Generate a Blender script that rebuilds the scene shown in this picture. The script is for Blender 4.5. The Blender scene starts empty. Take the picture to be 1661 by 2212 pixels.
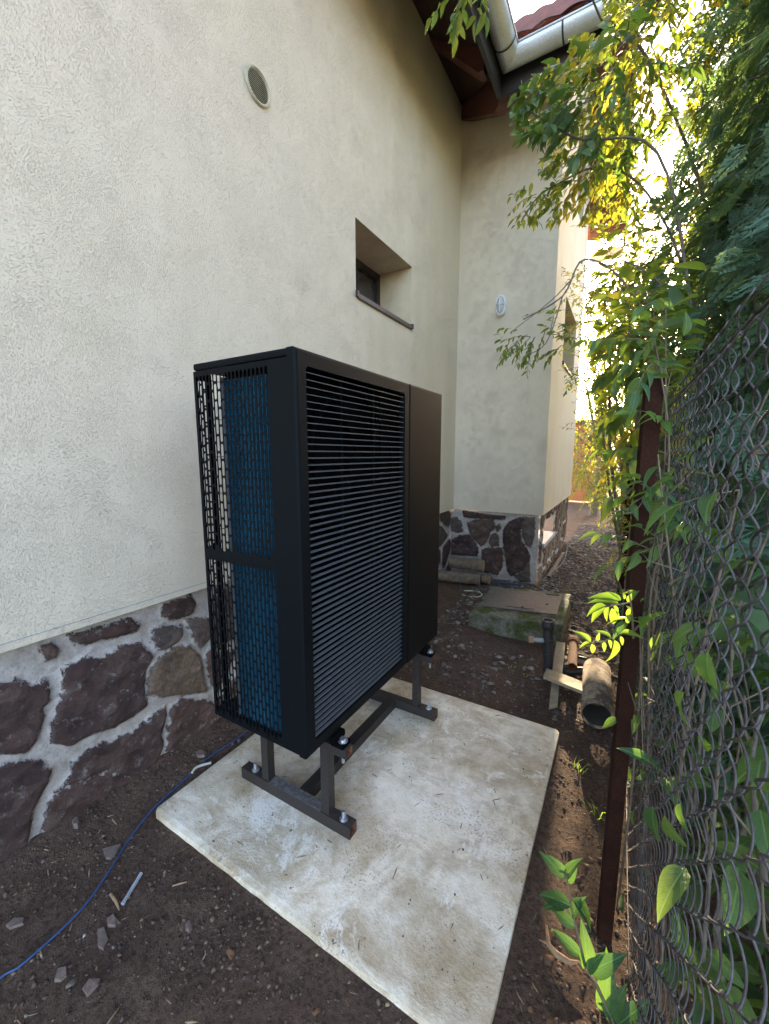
import bpy, bmesh, math, random
import numpy as np
from mathutils import Vector, Matrix
PI = math.pi
rnd = random.Random(7)
S = bpy.context.scene
# ---------------------------------------------------------------- camera
CX, CH, YAW, PIT, FPX = 1.5554, 1.45, .5314, .1413, 873.18
cam = bpy.data.objects.new('camera', bpy.data.cameras.new('camera'))
S.collection.objects.link(cam); S.camera = cam
_fw = Vector((-math.sin(YAW)*math.cos(PIT), math.cos(YAW)*math.cos(PIT), -math.sin(PIT)))
_r = Vector((math.cos(YAW), math.sin(YAW), 0)); _u = _r.cross(_fw)
cam.matrix_world = Matrix(((_r.x, _u.x, -_fw.x, CX), (_r.y, _u.y, -_fw.y, 0), (_r.z, _u.z, -_fw.z, CH), (0, 0, 0, 1)))
cam.data.sensor_fit = 'VERTICAL'; cam.data.sensor_height = 24; cam.data.lens = 24*FPX/2212
cam.data.clip_start = .02; cam.data.clip_end = 800
def at(x, y, Y):
    """point at depth Y seen at x, y of the 1661 x 2212 photograph"""
    d = _fw + _r*((x-830.5)/FPX) - _u*((y-1106)/FPX)
    return Vector((CX, 0, CH)) + d*(Y/d.y)
# ---------------------------------------------------------------- sky, sun, exposure
SUN_AZ, SUN_EL = math.radians(-5.8), math.radians(14)
w = bpy.data.worlds.new('World'); S.world = w; w.use_nodes = True
nt = w.node_tree; nt.nodes.clear()
sky = nt.nodes.new('ShaderNodeTexSky'); sky.sky_type = 'NISHITA'; sky.sun_disc = False
sky.sun_elevation = SUN_EL; sky.sun_rotation = SUN_AZ
sky.air_density = 1.0; sky.dust_density = 2.2; sky.ozone_density = 1.0
bg = nt.nodes.new('ShaderNodeBackground'); bg.inputs[1].default_value = .15
out = nt.nodes.new('ShaderNodeOutputWorld')
wb = nt.nodes.new('ShaderNodeMix'); wb.data_type = 'RGBA'; wb.blend_type = 'MULTIPLY'; wb.inputs[0].default_value = 1
wb.inputs[7].default_value = (1.09, .985, 1.0, 1); nt.links.new(sky.outputs[0], wb.inputs[6]); nt.links.new(wb.outputs[2], bg.inputs[0]); nt.links.new(bg.outputs[0], out.inputs[0])
sl = bpy.data.lights.new('sun', 'SUN'); sl.energy = 3.2; sl.angle = math.radians(.6); sl.color = (1, .82, .55)
so = bpy.data.objects.new('sun', sl); S.collection.objects.link(so)
sd = Vector((math.sin(SUN_AZ)*math.cos(SUN_EL), math.cos(SUN_AZ)*math.cos(SUN_EL), math.sin(SUN_EL)))
so.rotation_euler = sd.to_track_quat('Z', 'Y').to_euler(); so.location = sd*50
S.view_settings.view_transform = 'Standard'; S.view_settings.look = 'None'
S.view_settings.exposure = 3.32; S.view_settings.gamma = 1
S.render.engine = 'CYCLES'
S.cycles.max_bounces = 8; S.cycles.diffuse_bounces = 4; S.cycles.transmission_bounces = 5; S.cycles.transparent_max_bounces = 8
# ---------------------------------------------------------------- materials
class NT:
    def __init__(s, name):
        s.m = bpy.data.materials.new(name); s.m.use_nodes = True; s.t = s.m.node_tree; s.t.nodes.clear()
        s.o = s.n('OutputMaterial'); s.b = s.n('BsdfPrincipled'); s.l(s.b.outputs[0], s.o.inputs[0])
        s._c = None
    def n(s, typ, **k):
        x = s.t.nodes.new('ShaderNode'+typ)
        for a, v in k.items(): setattr(x, a, v)
        return x
    def l(s, a, b): s.t.links.new(a, b)
    def co(s):
        if s._c is None: s._c = s.n('TexCoord').outputs['Object']
        return s._c
    def map(s, sc=(1, 1, 1), rot=(0, 0, 0), src=None):
        x = s.n('Mapping'); x.inputs['Scale'].default_value = sc; x.inputs['Rotation'].default_value = rot
        s.l(src or s.co(), x.inputs[0]); return x.outputs[0]
    def noise(s, scale, detail=3, rough=.55, dist=0, src=None, color=False):
        x = s.n('TexNoise'); x.inputs['Scale'].default_value = scale; x.inputs['Detail'].default_value = detail
        x.inputs['Roughness'].default_value = rough; x.inputs['Distortion'].default_value = dist
        s.l(src or s.co(), x.inputs[0]); return x.outputs[1 if color else 0]
    def vor(s, scale, src=None, feat='F1', out=0):
        x = s.n('TexVoronoi', feature=feat); x.inputs['Scale'].default_value = scale
        s.l(src or s.co(), x.inputs[0]); return x.outputs[out]
    def ramp(s, fac, stops, interp='LINEAR'):
        x = s.n('ValToRGB'); r = x.color_ramp; r.interpolation = interp
        while len(r.elements) < len(stops): r.elements.new(.5)
        for e, (p, c) in zip(r.elements, stops):
            e.position = p; e.color = (*c, 1) if hasattr(c, '__len__') else (c, c, c, 1)
        s.l(fac, x.inputs[0]); return x.outputs[0]
    def mix(s, fac, a, b, mode='MIX'):
        x = s.n('Mix', data_type='RGBA', blend_type=mode)
        for i, v in ((0, fac), (6, a), (7, b)):
            if hasattr(v, 'is_linked') or isinstance(v, bpy.types.NodeSocket): s.l(v, x.inputs[i])
            elif i == 0: x.inputs[0].default_value = v
            else: x.inputs[i].default_value = (*v, 1)
        return x.outputs[2]
    def math(s, op, a, b=0, clamp=False):
        x = s.n('Math', operation=op, use_clamp=clamp)
        for i, v in ((0, a), (1, b)):
            if isinstance(v, bpy.types.NodeSocket): s.l(v, x.inputs[i])
            else: x.inputs[i].default_value = v
        return x.outputs[0]
    def attr(s, name): x = s.n('Attribute'); x.attribute_name = name; return x.outputs['Fac']
    def rpi(s): return s.n('NewGeometry').outputs['Random Per Island']
    def bump(s, h, dist=.01, strength=1, prev=None):
        x = s.n('Bump'); x.inputs['Distance'].default_value = dist; x.inputs['Strength'].default_value = strength
        s.l(h, x.inputs['Height'])
        if prev: s.l(prev, x.inputs['Normal'])
        return x.outputs[0]
    def fin(s, col=None, rough=None, normal=None, metal=0, spec=None):
        i = s.b.inputs
        for nm, v in (('Base Color', col), ('Roughness', rough), ('Metallic', metal), ('Normal', normal), ('Specular IOR Level', spec)):
            if v is None: continue
            if isinstance(v, bpy.types.NodeSocket): s.l(v, i[nm])
            elif nm == 'Base Color': i[nm].default_value = (*v, 1)
            else: i[nm].default_value = v
        return s.m
def simple(name, col, rough=.6, metal=0, var=.15, scale=20, bump=0, bscale=200, spec=None):
    t = NT(name); n = t.noise(scale, 4, .6)
    c = t.ramp(n, [(.3, tuple(x*(1-var) for x in col)), (.7, tuple(min(1, x*(1+var)) for x in col))])
    nm = t.bump(t.noise(bscale, 3), .002, bump) if bump else None
    return t.fin(c, rough, nm, metal, spec)
MT = {}
def stucco():
    """scraped render: sparse elongated pits whose direction drifts over the wall"""
    t = NT('stucco')
    w2 = t.noise(5, 3, .5, color=True)
    wv = t.n('VectorMath', operation='MULTIPLY_ADD'); wv.inputs[1].default_value = (.06, .06, .06)
    t.l(w2, wv.inputs[0]); t.l(t.co(), wv.inputs[2])
    lay = []
    for a in (0, .65, -.45, 1.45):
        m1 = t.map((1, 1, 1), (a, 0, 0), src=wv.outputs[0]); lay.append(t.noise(430, 2, .5, .2, src=t.map((1, 1, .30), src=m1)))
    sel = t.noise(1.7, 4, .6)
    x1 = t.mix(t.ramp(sel, [(.40, 0), (.50, 1)]), lay[2], lay[0]); x2 = t.mix(t.ramp(sel, [(.52, 0), (.60, 1)]), x1, lay[1])
    sel2 = t.ramp(t.noise(2.6, 4, .6), [(.50, 0), (.62, 1)]); grooves = t.mix(sel2, x2, lay[3])
    dens = t.noise(3.3, 5, .65)
    gd = t.math('ADD', grooves, t.math('MULTIPLY', t.math('SUBTRACT', dens, .5), .22))
    g = t.ramp(gd, [(.35, 0), (.475, 1)])
    h = t.math('ADD', t.math('MULTIPLY', g, 1.0), t.math('MULTIPLY', t.noise(700, 3, .7), .30))
    streak = t.noise(1.0, 6, .65, src=t.map((2.2, 2.2, .4)))
    dirt = t.ramp(streak, [(.46, 0), (.78, 1)])
    blot = t.ramp(t.noise(1.1, 7, .7, .6), [(.45, 0), (.7, 1)])
    c = t.mix(t.math('MULTIPLY', dirt, .26), (.715, .635, .50), (.47, .40, .27))
    c = t.mix(t.math('MULTIPLY', blot, .07), c, (.56, .52, .47))
    pit = t.ramp(gd, [(.34, 1), (.45, 0)])
    c = t.mix(t.math('MULTIPLY', pit, .20), c, (.40, .35, .28))
    return t.fin(c, .93, t.bump(h, .0030, .85), spec=.15)
MT['stucco'] = stucco()
MT['reveal'] = simple('smooth_render', (.60, .52, .36), .9, var=.12, scale=6, bump=.4, bscale=260, spec=.2)
def stone():
    t = NT('rubble_stone'); sdn = t.attr('sd'); sid = t.attr('sid')
    e = t.math('MULTIPLY', t.math('SUBTRACT', t.noise(30, 7, .78), .5), .085)
    e2 = t.math('MULTIPLY', t.math('SUBTRACT', t.noise(170, 4, .7), .5), .022)
    d = t.math('ADD', t.math('ADD', sdn, e), e2)
    mask = t.ramp(t.math('MULTIPLY_ADD' if False else 'ADD', t.math('MULTIPLY', d, 40), .5), [(.42, 0), (.60, 1)])
    base = t.ramp(sid, [(0, (.036, .022, .022)), (.3, (.060, .032, .029)), (.5, (.10, .058, .045)), (.66, (.115, .095, .082)), (.8, (.045, .036, .038)), (.97, (.17, .12, .08))])
    n1 = t.noise(9, 7, .65, .4); n2 = t.noise(60, 5, .7)
    sc = t.mix(t.ramp(n1, [(.35, 0), (.7, .75)]), base, (.10, .068, .055))
    vb = t.n('RGBToBW'); t.l(t.vor(13, src=t.map((1, 1, 1.7), (.3, .2, .5)), out=1), vb.inputs[0])
    sc = t.mix(.55, sc, t.mix(1, sc, t.ramp(vb.outputs[0], [(.2, .25), (.8, .72)]), 'OVERLAY'))
    sc = t.mix(t.ramp(n2, [(.3, .65), (.55, 0)]), sc, (.03, .022, .02))
    sm = t.ramp(t.noise(20, 9, .85), [(.56, 0), (.63, 1)])
    sc = t.mix(t.math('MULTIPLY', sm, .55), sc, (.30, .28, .27))
    mc = t.ramp(t.noise(14, 6, .7), [(.3, (.27, .24, .215)), (.5, (.40, .365, .335)), (.7, (.49, .46, .44))])
    mc = t.mix(t.ramp(t.noise(120, 3), [(.30, .5), (.5, 0)]), mc, (.2, .18, .16))
    c = t.mix(mask, mc, sc)
    fac = t.math('MULTIPLY', t.math('MULTIPLY', t.vor(9, src=t.map((1, 1, 1.5), (.5, .4, .2)), feat='F1'), mask), 1.3)
    h = t.math('ADD', t.math('ADD', fac, t.math('MULTIPLY', mask, .45)), t.math('ADD', t.math('MULTIPLY', n1, .6), t.math('MULTIPLY', n2, .35)))
    return t.fin(c, .85, t.bump(h, .012, .8), spec=.25)
MT['stone'] = stone()
def soil():
    t = NT('soil')
    n = t.noise(7, 6, .65); f = t.noise(60, 6, .7); vf = t.noise(260, 4, .7)
    c = t.ramp(n, [(.3, (.095, .060, .043)), (.55, (.15, .096, .068)), (.75, (.205, .138, .098))])
    c = t.mix(t.ramp(f, [(.35, .75), (.55, 0)]), c, (.035, .024, .020))
    c = t.mix(t.ramp(vf, [(.58, 0), (.70, .6)]), c, (.26, .195, .15))
    h = t.math('ADD', t.math('MULTIPLY', f, 1.0), t.math('MULTIPLY', vf, .5))
    return t.fin(c, .95, t.bump(h, .02, .9), spec=.15)
MT['soil'] = soil()
def chip(name, stops, rough=.85):
    t = NT(name); c = t.ramp(t.rpi(), stops, 'CONSTANT')
    c = t.mix(t.ramp(t.noise(150, 4), [(.3, .5), (.7, 0)]), c, (.06, .045, .04))
    return t.fin(c, rough, t.bump(t.noise(300, 3), .003, .6), spec=.25)
MT['pebble'] = chip('pebble', [(0, (.07, .048, .04)), (.45, (.12, .082, .065)), (.72, (.20, .14, .11)), (.88, (.30, .24, .20)), (.96, (.72, .68, .60))])
MT['clod'] = chip('clod', [(0, (.095, .061, .044)), (.5, (.14, .091, .066)), (.85, (.21, .14, .10))])
MT['gravel'] = chip('gravel', [(0, (.10, .075, .062)), (.35, (.16, .13, .105)), (.65, (.22, .18, .15)), (.86, (.34, .30, .26))])
MT['chipstone'] = simple('chip_stone', (.165, .12, .098), .85, var=.3, scale=60, bump=.5)
def concrete():
    t = NT('slab_concrete')
    big = t.noise(2.6, 6, .68, .5); b2 = t.noise(7, 8, .74, .3); sp = t.noise(110, 3, .6); sp2 = t.noise(260, 2, .6)
    sw = t.noise(6, 6, .62, 1.3, src=t.map((.8, 1.9, 1), (0, 0, .75)))
    c = t.ramp(b2, [(.3, (.62, .50, .35)), (.5, (.84, .74, .58)), (.66, (.93, .86, .73))])
    st = t.math('MULTIPLY', t.ramp(big, [(.42, 0), (.54, 1)]), t.ramp(b2, [(.35, 1), (.66, .35)]))
    c = t.mix(t.math('MULTIPLY', st, .9), c, (.44, .33, .20))
    c = t.mix(t.ramp(sw, [(.55, 0), (.70, .45)]), c, (.42, .32, .20))
    c = t.mix(t.ramp(t.noise(3.1, 7, .78, .8), [(.55, 0), (.62, .8)]), c, (.93, .87, .77))
    pr = t.n('TexCoord').outputs['Object']
    c = t.mix(t.math('MULTIPLY', t.ramp(sp, [(.55, 0), (.63, 1)]), t.ramp(t.noise(4, 4, .6), [(.48, .0), (.64, .7)])), c, (.26, .20, .15))
    c = t.mix(t.ramp(sp2, [(.66, 0), (.72, .6)]), c, (.24, .19, .15))
    c = t.mix(t.ramp(t.noise(38, 3, .6), [(.67, 0), (.71, .8)]), c, (.11, .085, .07))
    h = t.math('ADD', t.math('MULTIPLY', b2, 1), t.math('MULTIPLY', sp, .4))
    return t.fin(c, .85, t.bump(h, .008, .8), spec=.3)
MT['concrete'] = concrete()
def mossy():
    t = NT('mossy_concrete')
    c = t.ramp(t.noise(40, 6, .7), [(.3, (.13, .125, .10)), (.55, (.24, .23, .19)), (.75, (.34, .33, .29))])
    m = t.ramp(t.noise(6, 7, .72, .4), [(.40, 0), (.58, 1)])
    c = t.mix(m, c, t.ramp(t.noise(70, 4), [(.3, (.045, .055, .018)), (.7, (.12, .14, .045))]))
    h = t.math('ADD', t.noise(70, 6, .75), t.math('MULTIPLY', m, .5))
    return t.fin(c, .95, t.bump(h, .02, 1), spec=.15)
MT['mossy'] = mossy()
def rusty(name, a, b, lo=.45, hi=.62, rough=.65, metal=.3, scale=18):
    t = NT(name); n = t.noise(scale, 7, .7); f = t.ramp(n, [(lo, 0), (hi, 1)])
    c = t.mix(f, a, b); c = t.mix(t.ramp(t.noise(150, 4), [(.4, .4), (.65, 0)]), c, tuple(x*.4 for x in a))
    return t.fin(c, rough, t.bump(t.noise(200, 4), .002, .5), metal)
MT['pump'] = simple('dark_powder_coat', (.0045, .0062, .0078), .55, .0, .03, 3, .12, 900, .09)
MT['pump_edge'] = simple('louvre_paint', (.11, .118, .13), .35, .2, .04, 5)
MT['black'] = simple('black_plastic', (.0025, .0025, .003), .8, spec=.04)
MT['fin'] = simple('blue_fin', (.008, .078, .140), .38, .3, .3, 6)
MT['galv'] = simple('galvanised', (.46, .48, .50), .42, .75, .2, 25)
MT['zinc'] = rusty('gutter_zinc', (.78, .80, .80), (.64, .66, .66), .4, .7, .38, .3, 5)
MT['bolt'] = simple('bolt_steel', (.62, .64, .67), .3, .9, .15, 60)
MT['steel'] = rusty('dark_steel', (.050, .044, .044), (.085, .06, .052), .5, .75, .5, .45, 25)
MT['dusty'] = rusty('dusty_steel', (.11, .10, .10), (.22, .21, .21), .42, .6, .75, .2, 60)
MT['rust'] = rusty('rust', (.26, .10, .035), (.12, .05, .03), .4, .65, .9, .0, 60)
MT['post'] = rusty('post_primer', (.028, .012, .009), (.050, .020, .012), .4, .7, .9, 0, 10)
for m_ in ('post',): [setattr(n_.inputs['Specular IOR Level'], 'default_value', .1) for n_ in MT[m_].node_tree.nodes if n_.type == 'BSDF_PRINCIPLED']
MT['wire'] = rusty('mesh_wire', (.13, .12, .125), (.045, .032, .026), .40, .6, .55, .4, 22)
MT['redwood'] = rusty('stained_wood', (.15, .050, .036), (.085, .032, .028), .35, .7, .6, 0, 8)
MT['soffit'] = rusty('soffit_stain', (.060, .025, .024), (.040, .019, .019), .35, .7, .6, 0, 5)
MT['fascia'] = simple('dark_fascia', (.022, .018, .018), .5)
MT['tile'] = rusty('clay_tile', (.28, .10, .065), (.16, .075, .055), .35, .65, .85, 0, 12)
MT['cream'] = simple('cream_paint', (.62, .56, .40), .6)
MT['vent'] = simple('vent_plastic', (.50, .47, .33), .5)
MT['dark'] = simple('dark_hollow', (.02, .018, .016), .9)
MT['sill'] = simple('sill_metal', (.34, .19, .20), .35, .2)
MT['sillcap'] = simple('sill_cap', (.05, .028, .03), .5)
MT['frame'] = simple('window_frame', (.035, .026, .024), .45)
def glass():
    t = NT('old_glass'); c = t.ramp(t.noise(3, 3), [(.3, (.03, .03, .035)), (.7, (.06, .06, .068))])
    return t.fin(c, .12, None, 0, .8)
MT['glass'] = glass()
MT['white'] = simple('white_plastic', (.78, .80, .84), .35, 0, .03)
MT['lens'] = simple('lamp_lens', (.50, .50, .49), .25, 0, .05)
MT['cable'] = simple('blue_cable', (.035, .085, .22), .45)
MT['cable2'] = simple('dark_blue_cable', (.05, .085, .13), .5)
MT['cablew'] = simple('cream_cable', (.55, .52, .42), .5)
MT['conduit'] = simple('grey_conduit', (.30, .33, .36), .5)
MT['cover'] = rusty('pitted_plate', (.10, .078, .07), (.16, .13, .115), .4, .65, .7, .2, 30)
MT['plank'] = rusty('weathered_plank', (.42, .34, .22), (.26, .20, .13), .4, .7, .85, 0, 16)
MT['bark'] = rusty('log_bark', (.13, .10, .075), (.28, .20, .13), .42, .65, .9, 0, 22)
MT['logend'] = simple('log_wood', (.36, .22, .12), .85, 0, .3, 60)
MT['cempipe'] = rusty('cement_pipe', (.30, .235, .17), (.075, .05, .04), .47, .57, .9, 0, 13)
MT['iron'] = rusty('cast_iron', (.035, .035, .04), (.075, .055, .045), .5, .8, .6, .3, 30)
MT['brass'] = simple('brass', (.50, .33, .11), .35, .9)
MT['twig'] = simple('twig', (.17, .13, .09), .85, 0, .3, 60)
MT['stem'] = rusty('grey_stem', (.20, .165, .13), (.10, .085, .06), .4, .65, .85, 0, 40)
MT['orange'] = rusty('orange_boards', (.55, .20, .075), (.36, .13, .05), .4, .65, .8, 0, 2)
MT['chipwood'] = simple('wood_chip', (.30, .19, .11), .85, 0, .3, 60)
MT['strawbit'] = chip('straw_bits', [(0, (.30, .20, .12)), (.4, (.42, .32, .19)), (.7, (.16, .10, .065)), (.9, (.55, .46, .30))])
MT['leaflitter'] = chip('leaf_litter', [(0, (.20, .10, .05)), (.4, (.28, .17, .08)), (.7, (.13, .07, .045)), (.9, (.38, .30, .16))])
def leafm(name, cols, tcol, tfac=.45, rough=.45, spec=.4, veins=False):
    t = NT(name); c = t.ramp(t.rpi(), [((i+.0)/len(cols), x) for i, x in enumerate(cols)])
    c = t.mix(t.ramp(t.noise(55, 4, .65), [(.35, .45), (.65, 0)]), c, tuple(x*.45 for x in cols[0]))
    vm = None
    if veins:
        lt, lw = t.attr('lt'), t.math('ABSOLUTE', t.attr('lw'))
        ph = t.math('FRACT', t.math('SUBTRACT', t.math('MULTIPLY', lt, 8), t.math('MULTIPLY', lw, 14)))
        side = t.ramp(ph, [(0, 1), (.10, .1), (.2, 0), (.9, 0), (1, 1)]); mid = t.ramp(lw, [(0, 1), (.012, .8), (.026, 0)])
        vm = t.math('MAXIMUM', t.math('MULTIPLY', side, .45), mid)
        c = t.mix(t.math('MULTIPLY', vm, .55), c, tuple(min(1, x*2.2+.03) for x in cols[-1]))
        c = t.mix(t.ramp(t.noise(28, 5, .75), [(.62, 0), (.68, .6)]), c, (.16, .13, .05))
    bh = t.math('ADD', t.noise(140, 3), t.math('MULTIPLY', vm, -.8)) if veins else t.noise(140, 3)
    t.fin(c, rough, t.bump(bh, .003 if veins else .002, .7), 0, spec)
    tr = t.n('BsdfTranslucent'); tc = t.mix(t.rpi(), tcol[0], tcol[1]); t.l(tc, tr.inputs[0])
    mx = t.n('MixShader'); mx.inputs[0].default_value = tfac
    t.l(t.b.outputs[0], mx.inputs[1]); t.l(tr.outputs[0], mx.inputs[2]); t.l(mx.outputs[0], t.o.inputs[0]); return t.m
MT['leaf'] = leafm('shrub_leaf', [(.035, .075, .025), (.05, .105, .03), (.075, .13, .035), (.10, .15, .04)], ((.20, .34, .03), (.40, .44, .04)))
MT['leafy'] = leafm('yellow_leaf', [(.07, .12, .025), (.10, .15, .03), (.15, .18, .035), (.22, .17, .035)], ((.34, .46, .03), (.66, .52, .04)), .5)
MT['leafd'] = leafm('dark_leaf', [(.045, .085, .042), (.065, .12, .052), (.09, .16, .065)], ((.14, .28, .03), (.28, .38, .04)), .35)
MT['ivy'] = leafm('broad_leaf', [(.04, .10, .045), (.05, .125, .05), (.075, .16, .05), (.10, .18, .05)], ((.20, .38, .04), (.36, .46, .05)), .42, veins=True)
MT['sprig'] = leafm('sunny_leaf', [(.07, .16, .035), (.10, .21, .04), (.13, .24, .05)], ((.34, .55, .05), (.46, .62, .05)), .5, veins=True)
MT['sprig2'] = leafm('seedling_leaf', [(.03, .085, .04), (.045, .11, .04), (.07, .15, .045)], ((.10, .22, .03), (.20, .34, .04)), .35, veins=True)
MT['thuja'] = leafm('scale_leaf', [(.075, .14, .105), (.10, .19, .14), (.14, .25, .17)], ((.20, .34, .10), (.34, .46, .08)), .35, .6)
# ---------------------------------------------------------------- helpers
def tag(o, label=None, cat=None, group=None, kind=None):
    for k, v in (('label', label), ('category', cat), ('group', group), ('kind', kind)):
        if v: o[k] = v
    return o
def thing(name, label, cat, loc=(0, 0, 0), group=None):
    o = bpy.data.objects.new(name, None); S.collection.objects.link(o); o.location = loc
    o.empty_display_size = .1
    return tag(o, label, cat, group)
def link(name, me, mats, parent=None, smooth=False):
    o = bpy.data.objects.new(name, me); S.collection.objects.link(o)
    for m in (mats if isinstance(mats, (list, tuple)) else [mats]): me.materials.append(m)
    if smooth: me.polygons.foreach_set('use_smooth', [True]*len(me.polygons))
    if parent:
        o.parent = parent; me.transform(Matrix.Translation(-parent_loc(parent)))
    return o
def parent_loc(p):
    v = Vector(p.location)
    while p.parent: p = p.parent; v += Vector(p.location)
    return v
class MB:
    def __init__(s): s.v = []; s.f = []; s.m = []
    def add(s, vs, fs, mi=0):
        b = len(s.v); s.v += [tuple(x) for x in vs]; s.f += [tuple(b+i for i in q) for q in fs]; s.m += [mi]*len(fs); return s
    def box(s, a, b, mi=0, M=None, bev=0):
        bm = bmesh.new(); bmesh.ops.create_cube(bm, size=1)
        c = [(a[i]+b[i])/2 for i in range(3)]; d = [abs(b[i]-a[i]) for i in range(3)]
        for v in bm.verts: v.co = Vector((v.co.x*d[0]+c[0], v.co.y*d[1]+c[1], v.co.z*d[2]+c[2]))
        if bev: bmesh.ops.bevel(bm, geom=list(bm.edges), offset=bev, segments=2, profile=.6, affect='EDGES')
        if M: bmesh.ops.transform(bm, matrix=M, verts=bm.verts)
        bm.verts.index_update()
        s.add([v.co for v in bm.verts], [[v.index for v in f.verts] for f in bm.faces], mi); bm.free(); return s
    def tube(s, pts, r, n=8, mi=0, cap=True, inner=None):
        pts = [Vector(p) for p in pts]; R = r if hasattr(r, '__len__') else [r]*len(pts)
        vs = []; fs = []; up = Vector((.13, .21, 1)).normalized()
        t0 = (pts[1]-pts[0]).normalized()
        if abs(t0.dot(up)) > .95: up = Vector((1, .2, .1)).normalized()
        a = (up - t0*up.dot(t0)).normalized()
        for i, p in enumerate(pts):
            t = (pts[min(i+1, len(pts)-1)]-pts[max(i-1, 0)]).normalized()
            a = (a - t*a.dot(t)).normalized(); b = t.cross(a)
            for k in range(n): vs.append(p+(a*math.cos(2*PI*k/n)+b*math.sin(2*PI*k/n))*R[i])
        for i in range(len(pts)-1):
            for k in range(n): fs.append((i*n+k, i*n+(k+1) % n, (i+1)*n+(k+1) % n, (i+1)*n+k))
        if cap: fs += [tuple(range(n))[::-1], tuple((len(pts)-1)*n+k for k in range(n))]
        s.add(vs, fs, mi); return s
    def ring(s, c, axis, r0, r1, h, n=24, mi=0):
        """hollow cylinder from c along axis"""
        c = Vector(c); ax = Vector(axis).normalized(); a = ax.orthogonal().normalized(); b = ax.cross(a)
        vs = []
        for hh, rr in ((0, r1), (h, r1), (h, r0), (0, r0)):
            for k in range(n): vs.append(c+ax*hh+(a*math.cos(2*PI*k/n)+b*math.sin(2*PI*k/n))*rr)
        fs = [(j*n+k, j*n+(k+1) % n, ((j+1) % 4)*n+(k+1) % n, ((j+1) % 4)*n+k) for j in range(4) for k in range(n)]
        s.add(vs, fs, mi); return s
    def build(s, name, mat, parent=None, smooth=False):
        me = bpy.data.meshes.new(name); me.from_pydata(s.v, [], s.f)
        me.polygons.foreach_set('material_index', s.m); me.update()
        return link(name, me, mat, parent, smooth)
def npmesh(V, F, name):
    """fast mesh from arrays, F is (n,3) or (n,4)"""
    me = bpy.data.meshes.new(name); k = F.shape[1]
    me.vertices.add(len(V)); me.vertices.foreach_set('co', V.astype(np.float32).ravel())
    me.loops.add(F.size); me.loops.foreach_set('vertex_index', F.astype(np.int32).ravel())
    me.polygons.add(len(F)); me.polygons.foreach_set('loop_start', np.arange(0, F.size, k, dtype=np.int32))
    me.polygons.foreach_set('loop_total', np.full(len(F), k, dtype=np.int32)); me.update(calc_edges=True); return me
def vnoise(x, y, seed=0):
    r = np.random.RandomState(seed); T = r.rand(256, 256)
    xi = np.floor(x).astype(int); yi = np.floor(y).astype(int); fx = x-xi; fy = y-yi
    fx = fx*fx*(3-2*fx); fy = fy*fy*(3-2*fy)
    g = lambda a, b: T[a % 256, b % 256]
    return (g(xi, yi)*(1-fx)+g(xi+1, yi)*fx)*(1-fy)+(g(xi, yi+1)*(1-fx)+g(xi+1, yi+1)*fx)*fy
def fbm(x, y, sc, o=4, seed=0):
    a = 0; amp = .5
    for i in range(o): a = a+amp*(vnoise(x*sc+i*17.3, y*sc+i*9.1, seed+i)-.5); sc *= 2.1; amp *= .5
    return a
hx = lambda x: 1.14*x-.2178
hy = lambda y: 1.14*y
hz = lambda z: 1.14*z-.203
H = lambda x, y, z: (hx(x), hy(y), hz(z))
# ---------------------------------------------------------------- ground
def gz(x, y):
    x = np.asarray(x, float); y = np.asarray(y, float)
    z = -.032+.035*fbm(x, y, 1.7, 4, 3)+.016*fbm(x, y, 14, 3, 9)
    near = np.clip(1-np.maximum(np.maximum(-.02-x, x-1.37), np.maximum(.78-y, y-2.18))/.12, 0, 1)
    z = z*(1-near)+near*(-.030+.008*fbm(x, y, 20, 3, 5))
    z = z+.05*np.clip((x-1.9)/.8, 0, 1)+.05*np.clip(1-(x+.25)/.22, 0, 1)*np.clip(2.2-y, 0, 1)
    z = z+.06*np.exp(-((x-.45)/.26)**2-((y-3.15)/.22)**2)
    return z
def ground():
    xs = np.concatenate([[-120, -40, -12, -4, -1.2], np.arange(-.6, 2.4, .014), np.arange(2.4, 6, .25), [8, 14, 40, 120]])
    ys = np.concatenate([[-120, -40, -12, -4, -1.5], np.arange(-.6, 3.6, .016), np.arange(3.6, 9, .035), np.arange(9, 16, .3), [20, 40, 120, 300]])
    X, Y = np.meshgrid(xs, ys); Z = gz(X, Y)
    n, m = X.shape; idx = np.arange(n*m).reshape(n, m)
    F = np.stack([idx[:-1, :-1], idx[:-1, 1:], idx[1:, 1:], idx[1:, :-1]], -1).reshape(-1, 4)
    me = npmesh(np.stack([X, Y, Z], -1).reshape(-1, 3), F, 'ground')
    tag(link('ground', me, MT['soil'], smooth=True), 'dark brown bare soil strip between house and fence', None, None, 'structure')
ground()
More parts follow.
